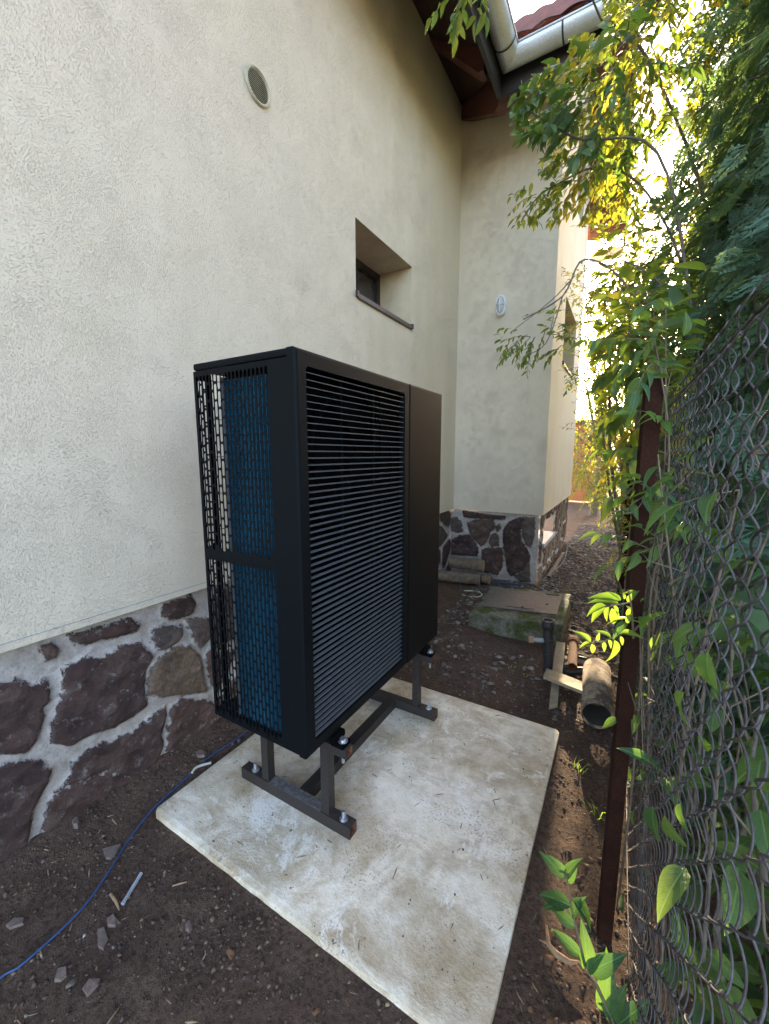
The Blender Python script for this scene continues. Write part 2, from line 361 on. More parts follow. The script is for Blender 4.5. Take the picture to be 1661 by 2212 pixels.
# scattered bits: low polyhedra
OCT_V = np.array([(1, 0, 0), (.3, .9, 0), (-.8, .6, 0), (-.9, -.5, 0), (.1, -1, 0), (.8, -.6, 0), (.25, .1, 1), (-.3, -.1, .85), (0, 0, -1)], float)
OCT_F = np.array([(0, 1, 6), (1, 2, 6), (2, 7, 6), (2, 3, 7), (3, 4, 7), (4, 6, 7), (4, 5, 6), (5, 0, 6), (1, 0, 8), (2, 1, 8), (3, 2, 8), (4, 3, 8), (5, 4, 8), (0, 5, 8)])
def bits(name, label, mat, n, xr, yr, s0, s1, flat, seed, avoid=True, dens=None, kind='stuff', elong=1, zed=None):
    r = np.random.RandomState(seed); x = r.uniform(*xr, n); y = r.uniform(*yr, n)
    if avoid:
        k = ~((x > -.03) & (x < 1.375) & (y > .78) & (y < 2.18)) & ~((x > .5) & (x < 1.27) & (y > 2.95) & (y < 4.1)) & ~((x < .84) & (y > 4.66)); x = x[k]; y = y[k]
    if dens is not None: k = r.rand(len(x)) < dens(x, y); x = x[k]; y = y[k]
    n = len(x); z = gz(x, y) if zed is None else np.full(len(x), zed); sc = s0*(s1/s0)**(r.rand(n)**2.2)
    V = OCT_V[None]*(1+.35*r.randn(n, 9, 3)*.6)*sc[:, None, None]
    V[:, :, 2] *= flat; V[:, :, 0] *= r.uniform(.7, 1.3, (n, 1))*elong; a = r.rand(n)*2*PI
    tx = r.randn(n)*.3/elong; V[:, :, 2] += V[:, :, 0]*tx[:, None]
    c, s_ = np.cos(a)[:, None], np.sin(a)[:, None]
    X = V[:, :, 0]*c-V[:, :, 1]*s_; Yv = V[:, :, 0]*s_+V[:, :, 1]*c
    P = np.stack([X+x[:, None], Yv+y[:, None], V[:, :, 2]+(z+sc*flat*.25)[:, None]], -1).reshape(-1, 3)
    F = (OCT_F[None]+9*np.arange(n)[:, None, None]).reshape(-1, 3)
    return tag(link(name, npmesh(P, F, name), MT[mat]), label, None if kind != 'stuff' else 'soil bits', None, kind)
bits('soil_clods', 'small dark crumbs of soil scattered over the bare ground', 'clod', 42000, (-.25, 1.75), (.05, 3.2), .0012, .0085, .7, 1, dens=lambda x, y: np.clip(.55+3*fbm(x, y, 5, 3, 51), .1, 1))
bits('pebbles', 'small pebbles and stone crumbs lying in the brown soil', 'pebble', 9000, (-.25, 1.8), (.05, 3.4), .0009, .0075, .5, 2, dens=lambda x, y: np.clip(.4+4*fbm(x, y, 4, 3, 52), .05, 1))
bits('flat_chips', 'pale flat stone chips half pressed into the soil', 'gravel', 900, (-.25, 1.75), (.05, 3.4), .004, .016, .3, 16, dens=lambda x, y: np.clip(.3+4*fbm(x, y, 3, 3, 57), .05, 1))
bits('straws', 'thin dry straws and splinters scattered on the soil', 'strawbit', 420, (-.2, 1.75), (.1, 3.4), .0016, .004, .35, 6, elong=9)
bits('slab_crumbs', 'dark soil crumbs and grit strewn over the concrete slab', 'clod', 1500, (0, 1.35), (.80, 2.16), .0008, .0042, .6, 8, avoid=False, zed=.001, dens=lambda x, y: np.clip(.15+5*fbm(x, y, 3.3, 3, 53)+.5*np.exp(-((x-.45)/.4)**2-((y-1.1)/.25)**2), .03, 1))
bits('slab_straws', 'short dry twigs lying on the concrete slab', 'strawbit', 46, (.1, 1.35), (.80, 2.16), .0014, .003, .5, 9, avoid=False, zed=.001, elong=8)
bits('gravel_litter', 'grey brown stone chips and dead leaves littering the path beyond the manhole', 'gravel', 26000, (.2, 2.0), (2.2, 9.5), .006, .032, .38, 3,
     dens=lambda x, y: np.clip(.28+(y-2.6)*.5, 0, 1)*np.clip(1.25-abs(x-.9)*.2, 0, 1))
bits('dead_leaves', 'dry brown leaf scraps under the fence and along the path', 'leaflitter', 1500, (.6, 2.6), (.3, 8), .005, .02, .2, 4,
     dens=lambda x, y: np.clip(.15+(x-.9)*.9, 0, 1))
# ---------------------------------------------------------------- concrete slab
def slab():
    bm = bmesh.new(); x0, x1, y0, y1 = -.016, 1.3625, .7895, 2.168
    xs = np.linspace(x0, x1, 70); ys = np.linspace(y0, y1, 70); r = random.Random(4); mb = MB()
    g = {}
    def P(i, j, z):
        x, y = xs[i], ys[j]
        e = (i in (0, 69)) or (j in (0, 69))
        n = float(fbm(np.array(x), np.array(y), 26, 3, 11))
        if e: x += n*.0022*(1 if i in (0, 69) else 0); y += n*.0022*(1 if j in (0, 69) else 0)
        for (cx_, cy_) in ((x0, y0), (x1, y0), (x0, y1), (x1, y1)):
            d = math.hypot(x-cx_, y-cy_)
            if d < .02: x += (.68-cx_)*.008*(1-d/.02)/.68; y += (1.48-cy_)*.008*(1-d/.02)/.68
        return (x, y, z+(float(fbm(np.array(x), np.array(y), 6, 3, 2))*.003 if z > -.02 else 0)-(.004 if e and z > -.02 else 0))
    V = [P(i, j, 0) for j in range(70) for i in range(70)]
    F = [(j*70+i, j*70+i+1, (j+1)*70+i+1, (j+1)*70+i) for j in range(69) for i in range(69)]
    per = [(i, 0) for i in range(70)]+[(69, j) for j in range(1, 70)]+[(i, 69) for i in range(68, -1, -1)]+[(0, j) for j in range(68, 0, -1)]
    b = len(V); V += [(V[j*70+i][0], V[j*70+i][1], -.09) for i, j in per]
    for k in range(len(per)):
        i, j = per[k]; i2, j2 = per[(k+1) % len(per)]
        F.append((j*70+i, b+k, b+(k+1) % len(per), j2*70+i2))
    mb.add(V, F); tag(mb.build('concrete_slab', MT['concrete'], smooth=False), 'square pale concrete slab with brown stains under the heat pump', 'slab')
slab()
# ---------------------------------------------------------------- house
house = thing('house', 'cream rendered house with stone plinth, red eaves and zinc gutters', 'house', (hx(0), hy(2), 0))
def wall_with_hole(name, f, u0, u1, v0, v1, holes, depth, nrm, back=True):
    """wall sheet in (u,v) with rectangular holes and reveals; f(u,v,d) -> xyz, d goes into the wall"""
    mb = MB(); us = sorted({u0, u1, *[h[0] for h in holes], *[h[1] for h in holes]}); vs = sorted({v0, v1, *[h[2] for h in holes], *[h[3] for h in holes]})
    for i in range(len(us)-1):
        for j in range(len(vs)-1):
            um, vm = (us[i]+us[i+1])/2, (vs[j]+vs[j+1])/2
            if any(h[0] < um < h[1] and h[2] < vm < h[3] for h in holes): continue
            mb.add([f(us[i], vs[j], 0), f(us[i+1], vs[j], 0), f(us[i+1], vs[j+1], 0), f(us[i], vs[j+1], 0)], [(0, 1, 2, 3)])
    for h in holes:
        c = [(h[0], h[2]), (h[1], h[2]), (h[1], h[3]), (h[0], h[3])]
        for k in range(4):
            a, b = c[k], c[(k+1) % 4]
            mb.add([f(*a, 0), f(*b, 0), f(*b, depth), f(*a, depth)], [(0, 1, 2, 3)], 1)
    return mb
# main wall at x=0 (scaled), facing +X
fm = lambda u, v, d: H(-d, u, v)
W1 = (2.285, 3.075, 2.475, 2.918)
mb = wall_with_hole('w', fm, -3.2, 4.12, .865, 4.76, [W1], .36, 1)
mb.add([H(0, -3.2, .865), H(0, 4.12, .865), H(-.05, 4.12, .865), H(-.05, -3.2, .865)], [(0, 1, 2, 3)])
mb.build('wall', [MT['stucco'], MT['reveal']], house)
# second block: face at y=4.12 facing -Y, and side at x=.918 facing +X with gable
mb = MB()
mb.add([H(0, 4.12, .865), H(.918, 4.12, .865), H(.918, 4.12, 4.95), H(0, 4.12, 4.95)], [(0, 1, 2, 3)])
mb.add([H(0, 4.12, .865), H(.918, 4.12, .865), H(.918, 4.15, .865), H(0, 4.15, .865)], [(0, 1, 2, 3)])
mb.build('wall', MT['stucco'], house)
fs = lambda u, v, d: H(.918-d, u, v)
W2 = (4.80, 5.85, 2.42, 3.08); RC = (5.47, 4.56, .43)
mb = wall_with_hole('w', fs, 4.12, 6.5, .865, 3.5, [W2], .26, 1)
n = 32; cir = [(RC[0]+RC[2]*math.cos(2*PI*k/n), RC[1]+RC[2]*math.sin(2*PI*k/n)) for k in range(n)]
def outp(a):   # boundary of the gable polygon seen from the circle centre
    poly = [(4.12, 3.5), (6.5, 3.5), (6.5, 4.9), (5.2, 6.0), (4.12, 5.0)]
    best = None; dx, dy = math.cos(a), math.sin(a)
    for k in range(5):
        (x1, y1), (x2, y2) = poly[k], poly[(k+1) % 5]
        den = dx*(y2-y1)-dy*(x2-x1)
        if abs(den) < 1e-9: continue
        t = ((x1-RC[0])*(y2-y1)-(y1-RC[1])*(x2-x1))/den; s_ = ((x1-RC[0])*dy-(y1-RC[1])*dx)/den
        if t > 0 and -1e-6 <= s_ <= 1+1e-6 and (best is None or t < best): best = t
    return (RC[0]+dx*best, RC[1]+dy*best)
angs = sorted([2*PI*k/n for k in range(n)]+[math.atan2(y-RC[1], x-RC[0]) % (2*PI) for x, y in [(4.12, 3.5), (6.5, 3.5), (6.5, 4.9), (5.2, 6.0), (4.12, 5.0)]])
for k in range(len(angs)):
    a, b = angs[k], angs[(k+1) % len(angs)]
    ci = lambda t: (RC[0]+RC[2]*math.cos(t), RC[1]+RC[2]*math.sin(t))
    mb.add([fs(*ci(a), 0), fs(*outp(a), 0), fs(*outp(b), 0), fs(*ci(b), 0)], [(0, 1, 2, 3)])
    mb.add([fs(*ci(a), 0), fs(*ci(b), 0), fs(*ci(b), .2), fs(*ci(a), .2)], [(0, 1, 2, 3)], 1)
mb.add([fs(4.12, .865, 0), fs(6.5, .865, 0), fs(6.5, .865, .04), fs(4.12, .865, .04)], [(0, 1, 2, 3)])
mb.add([H(.918, 6.5, .865), H(0, 6.5, .865), H(0, 6.5, 4.9), H(.918, 6.5, 4.9)], [(0, 1, 2, 3)])
mb.build('wall', [MT['stucco'], MT['reveal']], house)
mb = MB(); mb.add([fs(*c, .2) for c in cir], [tuple(range(n))]); mb.build('round_window', MT['glass'], house)
mb = MB()   # thin plastic bead above the render edge
mb.box(H(-.004, -3.2, .8895), H(.0012, 4.119, .892)); mb.build('drip_bead', MT['conduit'], house)
def window(W, f, d, sillname=True):
    u0, u1, v0, v1 = W; fr = MB()
    def bx(m, a, b, c, e, d0, d1, mi=0):
        P, Q = f(a, c, d0), f(b, e, d1); m.box([min(P[i], Q[i]) for i in range(3)], [max(P[i], Q[i]) for i in range(3)], mi)
    k = .045
    bx(fr, u0, u1, v1-k, v1, d-.03, d+.02); bx(fr, u0, u1, v0, v0+k, d-.03, d+.02)
    bx(fr, u0, u0+k, v0+k, v1-k, d-.03, d+.02); bx(fr, u1-k, u1, v0+k, v1-k, d-.03, d+.02)
    wn = fr.build('window', MT['frame'], house)
    g = MB(); bx(g, u0+k, u1-k, v0+k, v1-k, d-.005, d+.005); g.build('pane', MT['glass'], wn)
    s_ = MB(); a = f(u0+.012, v0+.022, d-.03); b = f(u1-.012, v0+.022, d-.03); c = f(u1-.012, v0-.002, -.016); e = f(u0+.012, v0-.002, -.016)
    dn = Vector((0, 0, -.006)); dd = Vector((0, 0, -.032))
    V = [a, b, c, e]; V = [Vector(q) for q in V]; V += [q+dn for q in V]+[V[2]+dd, V[3]+dd]
    s_.add(V, [(0, 1, 2, 3), (4, 7, 6, 5), (0, 4, 5, 1)], 0); s_.add(V, [(3, 2, 8, 9)], 1)
    for u in (u0+.004, u1-.004):
        P = f(u-.009, v0-.024, -.019); Q = f(u+.009, v0+.012, .02); s_.box([min(P[i], Q[i]) for i in range(3)], [max(P[i], Q[i]) for i in range(3)], 1)
    s_.build('sill', [MT['sill'], MT['sillcap']], wn)
window(W1, fm, .325); window(W2, fs, .24)
# round vent grille
vc = Vector(H(0, 1.507, 3.101)); R_ = .083
vg = MB(); vg.ring(vc+Vector((-.002, 0, 0)), (1, 0, 0), R_-.014, R_, .012, 40)
vg.ring(vc+Vector((.0095, 0, 0)), (1, 0, 0), R_-.010, R_-.004, .004, 40)
ring_o = vg.build('vent_grille', MT['vent'], house, True)
sg = MB()
for k in range(-7, 8):
    z = k*.0095; hw = math.sqrt(max(0, (R_-.013)**2-z*z))
    if hw > .01:
        sg.add([(vc.x+.009, vc.y-hw, vc.z+z-.001), (vc.x+.009, vc.y+hw, vc.z+z-.001), (vc.x+.001, vc.y+hw, vc.z+z+.0045), (vc.x+.001, vc.y-hw, vc.z+z+.0045),
                (vc.x+.009, vc.y-hw, vc.z+z+.0005), (vc.x+.009, vc.y+hw, vc.z+z+.0005), (vc.x+.001, vc.y+hw, vc.z+z+.006), (vc.x+.001, vc.y-hw, vc.z+z+.006)],
               [(0, 1, 2, 3), (4, 7, 6, 5), (0, 4, 5, 1), (2, 6, 7, 3)])
sg.build('slats', MT['vent'], ring_o)
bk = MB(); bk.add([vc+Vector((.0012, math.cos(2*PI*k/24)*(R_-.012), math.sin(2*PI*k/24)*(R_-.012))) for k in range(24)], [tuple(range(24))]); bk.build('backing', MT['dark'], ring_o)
# ---- rubble plinths: traced stones + voronoi cells
def poly_sd(px, py, poly):
    poly = np.array(poly, float); n = len(poly); d = np.full(px.shape, 1e9); ins = np.zeros(px.shape, bool)
    for i in range(n):
        a = poly[i]; b = poly[(i+1) % n]; e = b-a; wx, wy = px-a[0], py-a[1]
        t = np.clip((wx*e[0]+wy*e[1])/(e@e+1e-12), 0, 1); d = np.minimum(d, np.hypot(wx-e[0]*t, wy-e[1]*t))
        c = ((a[1] > py) != (b[1] > py)) & (px < (b[0]-a[0])*(py-a[1])/(b[1]-a[1]+1e-12)+a[0]); ins ^= c
    return np.where(ins, d, -d)
def cells_sd(u, v, n, ur, vr, seed, joint=.022):
    r = np.random.RandomState(seed); nu = max(2, int((ur[1]-ur[0])/n)); nv = max(2, int((vr[1]-vr[0])/n))
    pu = ur[0]+(np.arange(-1, nu+1)[:, None]+.5+r.uniform(-.42, .42, (nu+2, nv+2)))*(ur[1]-ur[0])/nu
    pv = vr[0]+(np.arange(-1, nv+1)[None]+.5+r.uniform(-.42, .42, (nu+2, nv+2)))*(vr[1]-vr[0])/nv
    pu = pu.ravel(); pv = pv.ravel(); wx = u+.05*fbm(u, v, 6, 3, seed+2); wy = v+.05*fbm(u, v, 6, 3, seed+5)
    d1 = np.full(u.shape, 9.); d2 = d1.copy(); i1 = np.zeros(u.shape, int)
    for k in range(len(pu)):
        d = np.hypot(wx-pu[k], wy-pv[k]); c = d < d1
        d2 = np.where(c, d1, np.minimum(d2, d)); i1 = np.where(c, k, i1); d1 = np.where(c, d, d1)
    return (d2-d1)/2-joint, (i1*.618) % 1
def plinth(name, f, nrm, ur, vr, polys, cell_mask, seed, hole=None, sids=None, grow=.0):
    du = .009; us = np.arange(ur[0], ur[1]+du, du); vs = np.arange(vr[0], vr[1]+.009, .009)
    U, V = np.meshgrid(us, vs); sdv, sid = cells_sd(U, V, .26, ur, vr, seed)
    m = cell_mask(U, V); sdv = np.where(m, sdv, -.05)
    for k, p in enumerate(polys):
        d = poly_sd(U, V, p)+grow; c = d > sdv; sdv = np.where(c, d, sdv); sid = np.where(c & (d > -.03), (sids[k] if sids else (k*.37+.1) % 1), sid)
    n1 = fbm(U, V, 9, 4, seed+7)
    dis = .020*np.clip((sdv+.01)/.02, 0, 1)*(1+.0*n1)+.02*n1+.006*fbm(U, V, 40, 3, seed+9)
    P = np.array(f(U.ravel(), V.ravel())).T+np.outer(dis.ravel(), nrm)
    n_, m_ = U.shape; idx = np.arange(n_*m_).reshape(n_, m_)
    F = np.stack([idx[:-1, :-1], idx[:-1, 1:], idx[1:, 1:], idx[1:, :-1]], -1)
    if hole:
        Um = U[:-1, :-1]; Vm = V[:-1, :-1]; F = F[~((Um > hole[0]) & (Um < hole[1]) & (Vm > hole[2]) & (Vm < hole[3]))]
    me = npmesh(P, F.reshape(-1, 4), name)
    for nm, arr in (('sd', sdv), ('sid', sid)):
        at_ = me.attributes.new(nm, 'FLOAT', 'POINT'); at_.data.foreach_set('value', arr.ravel().astype(np.float32))
    return link(name, me, MT['stone'], house, True)
def bp_plane(px, py, ax, val):
    d = _fw+_r*((px-830.5)/FPX)-_u*((py-1106)/FPX); t = (val-Vector((CX, 0, CH))[ax])/d[ax]
    return Vector((CX, 0, CH))+d*t
Z6 = lambda x, y: ((x*.8119)/1.8519, (2300+y*.8119)/1.8519)
Z5 = lambda x, y: ((1600+x*.602)/1.8519, (1900+y*.602)/1.8519)
XP = hx(-.045); YP = hy(4.155)
T1 = [[(310, 460), (400, 405), (500, 395), (600, 350), (690, 330), (750, 400), (715, 470), (705, 590), (720, 640), (640, 700), (560, 745), (450, 780), (330, 845), (270, 830), (235, 790), (290, 620), (300, 520)],
      [(-60, 540), (70, 515), (150, 550), (215, 510), (240, 560), (250, 620), (205, 650), (215, 700), (180, 800), (130, 870), (60, 880), (-80, 880)],
      [(185, 345), (260, 325), (290, 360), (270, 410), (225, 420), (185, 370)],
      [(340, 300), (450, 265), (560, 235), (640, 212), (685, 245), (670, 275), (560, 305), (450, 330), (370, 350)],
      [(745, 270), (800, 245), (890, 250), (895, 290), (870, 330), (820, 360), (770, 370), (745, 320)],
      [(718, 590), (730, 500), (750, 440), (800, 390), (860, 350), (930, 345), (980, 400), (990, 450), (1000, 520), (1015, 570), (900, 590), (800, 598)],
      [(910, 215), (960, 210), (1030, 215), (1030, 310), (985, 355), (950, 320)],
      [(790, 200), (790, 150), (930, 100), (960, 140), (945, 190), (900, 210), (830, 225)],
      [(1000, 410), (1040, 340), (1085, 400), (1085, 560), (1035, 545)],
      [(360, 910), (450, 850), (600, 790), (700, 730), (810, 645), (815, 690), (790, 780), (800, 830), (770, 920), (680, 985), (600, 985), (500, 965), (400, 1005), (290, 1050), (340, 990)],
      [(225, 1150), (270, 1060), (400, 1012), (510, 972), (640, 990), (600, 1080), (560, 1180), (450, 1300), (360, 1400), (230, 1420), (205, 1260)],
      [(-100, 970), (80, 905), (160, 905), (250, 950), (240, 1000), (160, 1150), (130, 1330), (80, 1460), (0, 1560), (-120, 1700)],
      [(838, 650), (900, 615), (1000, 605), (1080, 640), (1080, 700), (1000, 790), (900, 880), (820, 930), (815, 800), (830, 700)]]
tr = []
for p in T1:
    q = [bp_plane(*Z6(x, y), 0, XP) for x, y in p]; tr.append([(a.y, a.z) for a in q])
plinth('plinth', lambda u, v: (np.full(u.shape, XP), u, v), (1, 0, 0), (-1.2, 4.74), (-.2, hz(.864)), tr,
       lambda u, v: (u > 1.28) | (u < .22), 5, sids=[.12, .25, .45, .3, .7, .99, .62, .2, .5, .15, .3, .08, .4])
T2 = [[(690, 370), (730, 310), (800, 285), (825, 290), (800, 370), (805, 440), (850, 500), (862, 560), (820, 630), (740, 665), (720, 640), (700, 520), (690, 430)],
      [(838, 285), (895, 290), (888, 400), (872, 480), (850, 470), (818, 410), (815, 340)], [(450, 320), (520, 295), (620, 295), (635, 340), (600, 380), (575, 440), (540, 470), (510, 440), (470, 390)],
      [(350, 430), (400, 400), (460, 400), (500, 450), (520, 490), (515, 535), (430, 530), (345, 525)], [(545, 500), (600, 485), (680, 485), (685, 560), (680, 610), (650, 660), (560, 640)],
      [(635, 345), (660, 325), (668, 350), (650, 375)], [(610, 400), (640, 390), (658, 420), (655, 465), (610, 475), (595, 440)],
      [(345, 290), (380, 280), (410, 320), (415, 370), (385, 380), (345, 365)], [(290, 270), (315, 265), (320, 330), (300, 340)],
      [(420, 240), (560, 262), (700, 278), (690, 292), (540, 290), (430, 275)], [(300, 430), (325, 470), (325, 520), (300, 590), (265, 600), (265, 480)],
      [(765, 670), (812, 640), (862, 580), (860, 705), (800, 705)]]
tr = []
for p in T2:
    q = [bp_plane(*Z5(x, y), 1, YP) for x, y in p]; tr.append([(a.x, a.z) for a in q])
plinth('plinth', lambda u, v: (u, np.full(u.shape, YP), v), (0, -1, 0), (XP, hx(.875)), (-.2, hz(.864)), tr,
       lambda u, v: u < -10, 8, sids=[.05, .66, .55, .1, .35, .7, .62, .66, .2, .1, .3, .68], grow=.008)
XQ = hx(.875)
plinth('plinth', lambda u, v: (np.full(u.shape, XQ), u, v), (1, 0, 0), (YP, hy(6.45)), (-.2, hz(.864)), [], lambda u, v: u > 0, 13, hole=(4.98, 5.78, .41, .66))
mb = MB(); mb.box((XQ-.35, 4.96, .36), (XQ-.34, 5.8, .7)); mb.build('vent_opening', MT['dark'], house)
mb = MB(); mb.box((XQ-.3, 4.93, .36), (XQ+.045, 5.82, .415), bev=.006); mb.build('sill', MT['conduit'], house)
# ---- roofs
ZE, SL = 4.50, .965
def tiled(name, pts_fn, nu, nv):
    """grid of rolled clay tiles; pts_fn(a,b)->(P,n)"""
    A, B = np.meshgrid(np.linspace(0, 1, nu), np.linspace(0, 1, nv)); return A, B
def roof_plane(name, x0, x1, yA, zA, yB, zB, clip=None, swap=False):
    nu = int(abs(x1-x0)/.022)+2; L = math.hypot(yB-yA, zB-zA); nv = int(L/.045)+2
    A, B = np.meshgrid(np.linspace(x0, x1, nu), np.linspace(0, 1, nv))
    Y = yA+(yB-yA)*B; Z = zA+(zB-zA)*B
    s_ = B*L; h = .018*np.abs(np.sin(PI*A/.19))+.028*(1-(s_/.29 % 1))
    ny, nz = -(zB-zA)/L, (yB-yA)/L
    if nz < 0: ny, nz = -ny, -nz
    Y = Y+h*ny; Z = Z+h*nz
    if swap: P = np.stack([hx(Y), hy(A), hz(Z)], -1)
    else: P = np.stack([hx(A), hy(Y), hz(Z)], -1)
    idx = np.arange(nu*nv).reshape(nv, nu); F = np.stack([idx[:-1, :-1], idx[:-1, 1:], idx[1:, 1:], idx[1:, :-1]], -1).reshape(-1, 4)
    if clip is not None:
        Am = A[:-1, :-1].ravel(); Ym = Y[:-1, :-1].ravel(); F = F[clip(Am, Ym)]
    return link('roof', npmesh(P.reshape(-1, 3), F, 'roof'), MT['tile'], house)
RZ = ZE+SL*1.7
roof_plane('roof', -1.3, 1.37, 3.46, ZE-.04, 5.2, RZ, clip=lambda a, y: a > .55-(y-3.5))
roof_plane('roof', -1.3, 1.37, 6.98, ZE, 5.2, RZ)
roof_plane('roof', -3, 4.6, .60, ZE-.04, -3.5, ZE+4.05*SL, swap=True, clip=lambda a, x: (a < 3.5) | (x < .55-(a-3.5)))
# soffits
mb = MB()
def slabp(m, pts, t, mi=0):
    V = [Vector(p) for p in pts]; W = [v+Vector((0, 0, t)) for v in V]; k = len(V)
    m.add(V+W, [tuple(range(k)), tuple(range(k, 2*k))[::-1]]+[(i, (i+1) % k, k+(i+1) % k, k+i) for i in range(k)], mi)
def boards(m, P, d1, d2, n, t=.02, gap=.006):
    """n boards side by side across d1, each running the whole d2"""
    P = Vector(P); d1 = Vector(d1); d2 = Vector(d2)
    for k in range(n):
        a = P+d1*(k/n); b = P+d1*((k+1)/n-gap/d1.length)
        slabp(m, [a, b, b+d2, a+d2], t)
boards(mb, H(-.05, -3.2, 4.73), Vector(H(.50, -3.2, 4.40))-Vector(H(-.05, -3.2, 4.73)), Vector((0, hy(3.55)-hy(-3.2), 0)), 6)
slabp(mb, [H(-.05, 3.545, 4.73), H(.50, 3.545, 4.40), H(-.05, 4.13, 4.73)], .02)
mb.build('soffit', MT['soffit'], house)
mb = MB()
boards(mb, H(.50, 3.56, 4.41), Vector(H(.50, 4.13, 4.735))-Vector(H(.50, 3.56, 4.41)), Vector((hx(.917)-hx(.5), 0, 0)), 5)
slabp(mb, [H(.49, 3.56, 4.41), H(.49, 4.13, 4.735), H(-.04, 4.13, 4.735)], .02)
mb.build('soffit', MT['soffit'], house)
mb = MB()   # verge soffit boards under the overhang beyond the gable
boards(mb, H(.922, 3.54, ZE-.10), Vector(H(.922, 5.2, RZ-.10))-Vector(H(.922, 3.54, ZE-.10)), Vector((hx(1.33)-hx(.922), 0, 0)), 20, gap=.010)
boards(mb, H(.922, 5.2, RZ-.10), Vector(H(.922, 6.86, ZE-.06))-Vector(H(.922, 5.2, RZ-.10)), Vector((hx(1.33)-hx(.922), 0, 0)), 20, gap=.010)
mb.build('verge_soffit', MT['redwood'], house)
mb = MB()
for (ya, za, yb, zb_) in ((3.5, ZE-.17, 5.2, RZ-.17), (5.2, RZ-.17, 6.95, ZE-.17)):
    mb.add([H(1.33, ya, za), H(1.36, ya, za), H(1.36, yb, zb_), H(1.33, yb, zb_), H(1.33, ya, za+.16), H(1.36, ya, za+.16), H(1.36, yb, zb_+.16), H(1.33, yb, zb_+.16)],
           [(0, 1, 2, 3), (4, 7, 6, 5), (1, 5, 6, 2), (0, 3, 7, 4), (0, 4, 5, 1), (3, 2, 6, 7)])
mb.build('bargeboard', MT['redwood'], house)
mb = MB(); mb.box(H(.93, 6.86, 4.18), H(1.34, 6.93, 4.30)); mb.build('eave_board', MT['cream'], house)
mb = MB(); mb.box(H(.93, 3.62, 4.39), H(1.20, 3.70, 4.55)); mb.build('painted_rafter', MT['cream'], house)
mb = MB(); mb.box(H(.50, -3.2, 4.20), H(.53, 3.545, 4.47)); mb.build('fascia', MT['fascia'], house)
mb = MB(); mb.box(H(.50, 3.548, 4.22), H(1.36, 3.575, 4.47)); mb.build('fascia', MT['fascia'], house)
def prism(name, pts, ext, mat):
    m = MB(); ext = Vector(ext); V = [Vector(p) for p in pts]; k = len(V)
    m.add(V+[v+ext for v in V], [tuple(range(k)), tuple(range(k, 2*k))[::-1]]+[(i, k+i, k+(i+1) % k, (i+1) % k) for i in range(k)])
    return m.build(name, mat, house)
for y in (-1.6, .1, 1.75, 3.36):   # projecting rafters with a plumb cut end
    prism('rafter', [H(0, y, 4.69), H(0, y, 4.80), H(.44, y, 4.50), H(.44, y, 4.30), H(.40, y, 4.30)], (0, .11, 0), MT['redwood'])
prism('rafter', [H(-.02, 4.10, 4.60), H(-.02, 4.10, 4.78), H(.49, 3.60, 4.46), H(.49, 3.60, 4.20), H(.44, 3.65, 4.20)], (hx(.07)-hx(0), hy(.07), 0), MT['redwood'])
prism('rafter', [H(.50, 4.12, 4.60), H(.50, 4.12, 4.76), H(.50, 3.58, 4.46), H(.50, 3.58, 4.28)], (.07, 0, 0), MT['redwood'])
# gutters
def gutter(name, a, b, r, bead, mitre):
    a = Vector(a); b = Vector(b); ax = (b-a).normalized(); side = ax.cross(Vector((0, 0, 1))).normalized()*bead
    prof = [(r*math.cos(t), r*math.sin(t)) for t in np.linspace(0, PI, 15)]   # lower half
    V = []; n = len(prof)
    for e, P in ((0, a), (1, b)):
        for (c, s_) in prof:
            off = side*c; V.append(P+off-Vector((0, 0, s_))+ax*(mitre[e]*c))
    V2 = []
    for e, P in ((0, a), (1, b)):
        for (c, s_) in prof:
            q = (r-.003)/r; V2.append(P+side*c*q-Vector((0, 0, s_*q))+ax*(mitre[e]*c))
    F = [(i, i+1, n+i+1, n+i) for i in range(n-1)]
    m = MB(); m.add(V, F); m.add(V2, [f[::-1] for f in F])
    m.tube([V[0]+Vector((0, 0, .003)), V[n]+Vector((0, 0, .003))], .009, 8)
    return m
GR = .088
g = gutter('gutter', H(.605, -3.2, 4.395), H(.605, 3.455, 4.385), GR, 1, (0, -1))
go = g.build('gutter', MT['zinc'], house, True)
g2 = gutter('gutter', H(.605, 3.455, 4.385), H(1.345, 3.455, 4.395), GR, 1, (1, 0))
g2.add([Vector(H(1.345, 3.455, 4.395))+Vector((0, math.cos(t)*GR, -math.sin(t)*GR)) for t in np.linspace(0, PI, 15)], [tuple(range(15))])
go2 = g2.build('gutter', MT['zinc'], house, True)
def band(par, P, axis):
    m = MB(); P = Vector(P); ax = Vector(axis); sd_ = ax.cross(Vector((0, 0, 1)))
    V = [P+sd_*math.cos(t)*(GR+.004)-Vector((0, 0, math.sin(t)*(GR+.004)))+ax*o for o in (-.007, .007) for t in np.linspace(0, PI, 15)]
    m.add(V, [(i, i+1, 16+i, 15+i) for i in range(14)]); m.build('joint_band', MT['steel'], par, True)
band(go, H(.605, 3.30, 4.385), (0, 1, 0)); band(go, H(.605, 2.2, 4.39), (0, 1, 0)); band(go2, H(.98, 3.455, 4.39), (1, 0, 0)); band(go2, H(1.30, 3.455, 4.39), (1, 0, 0))
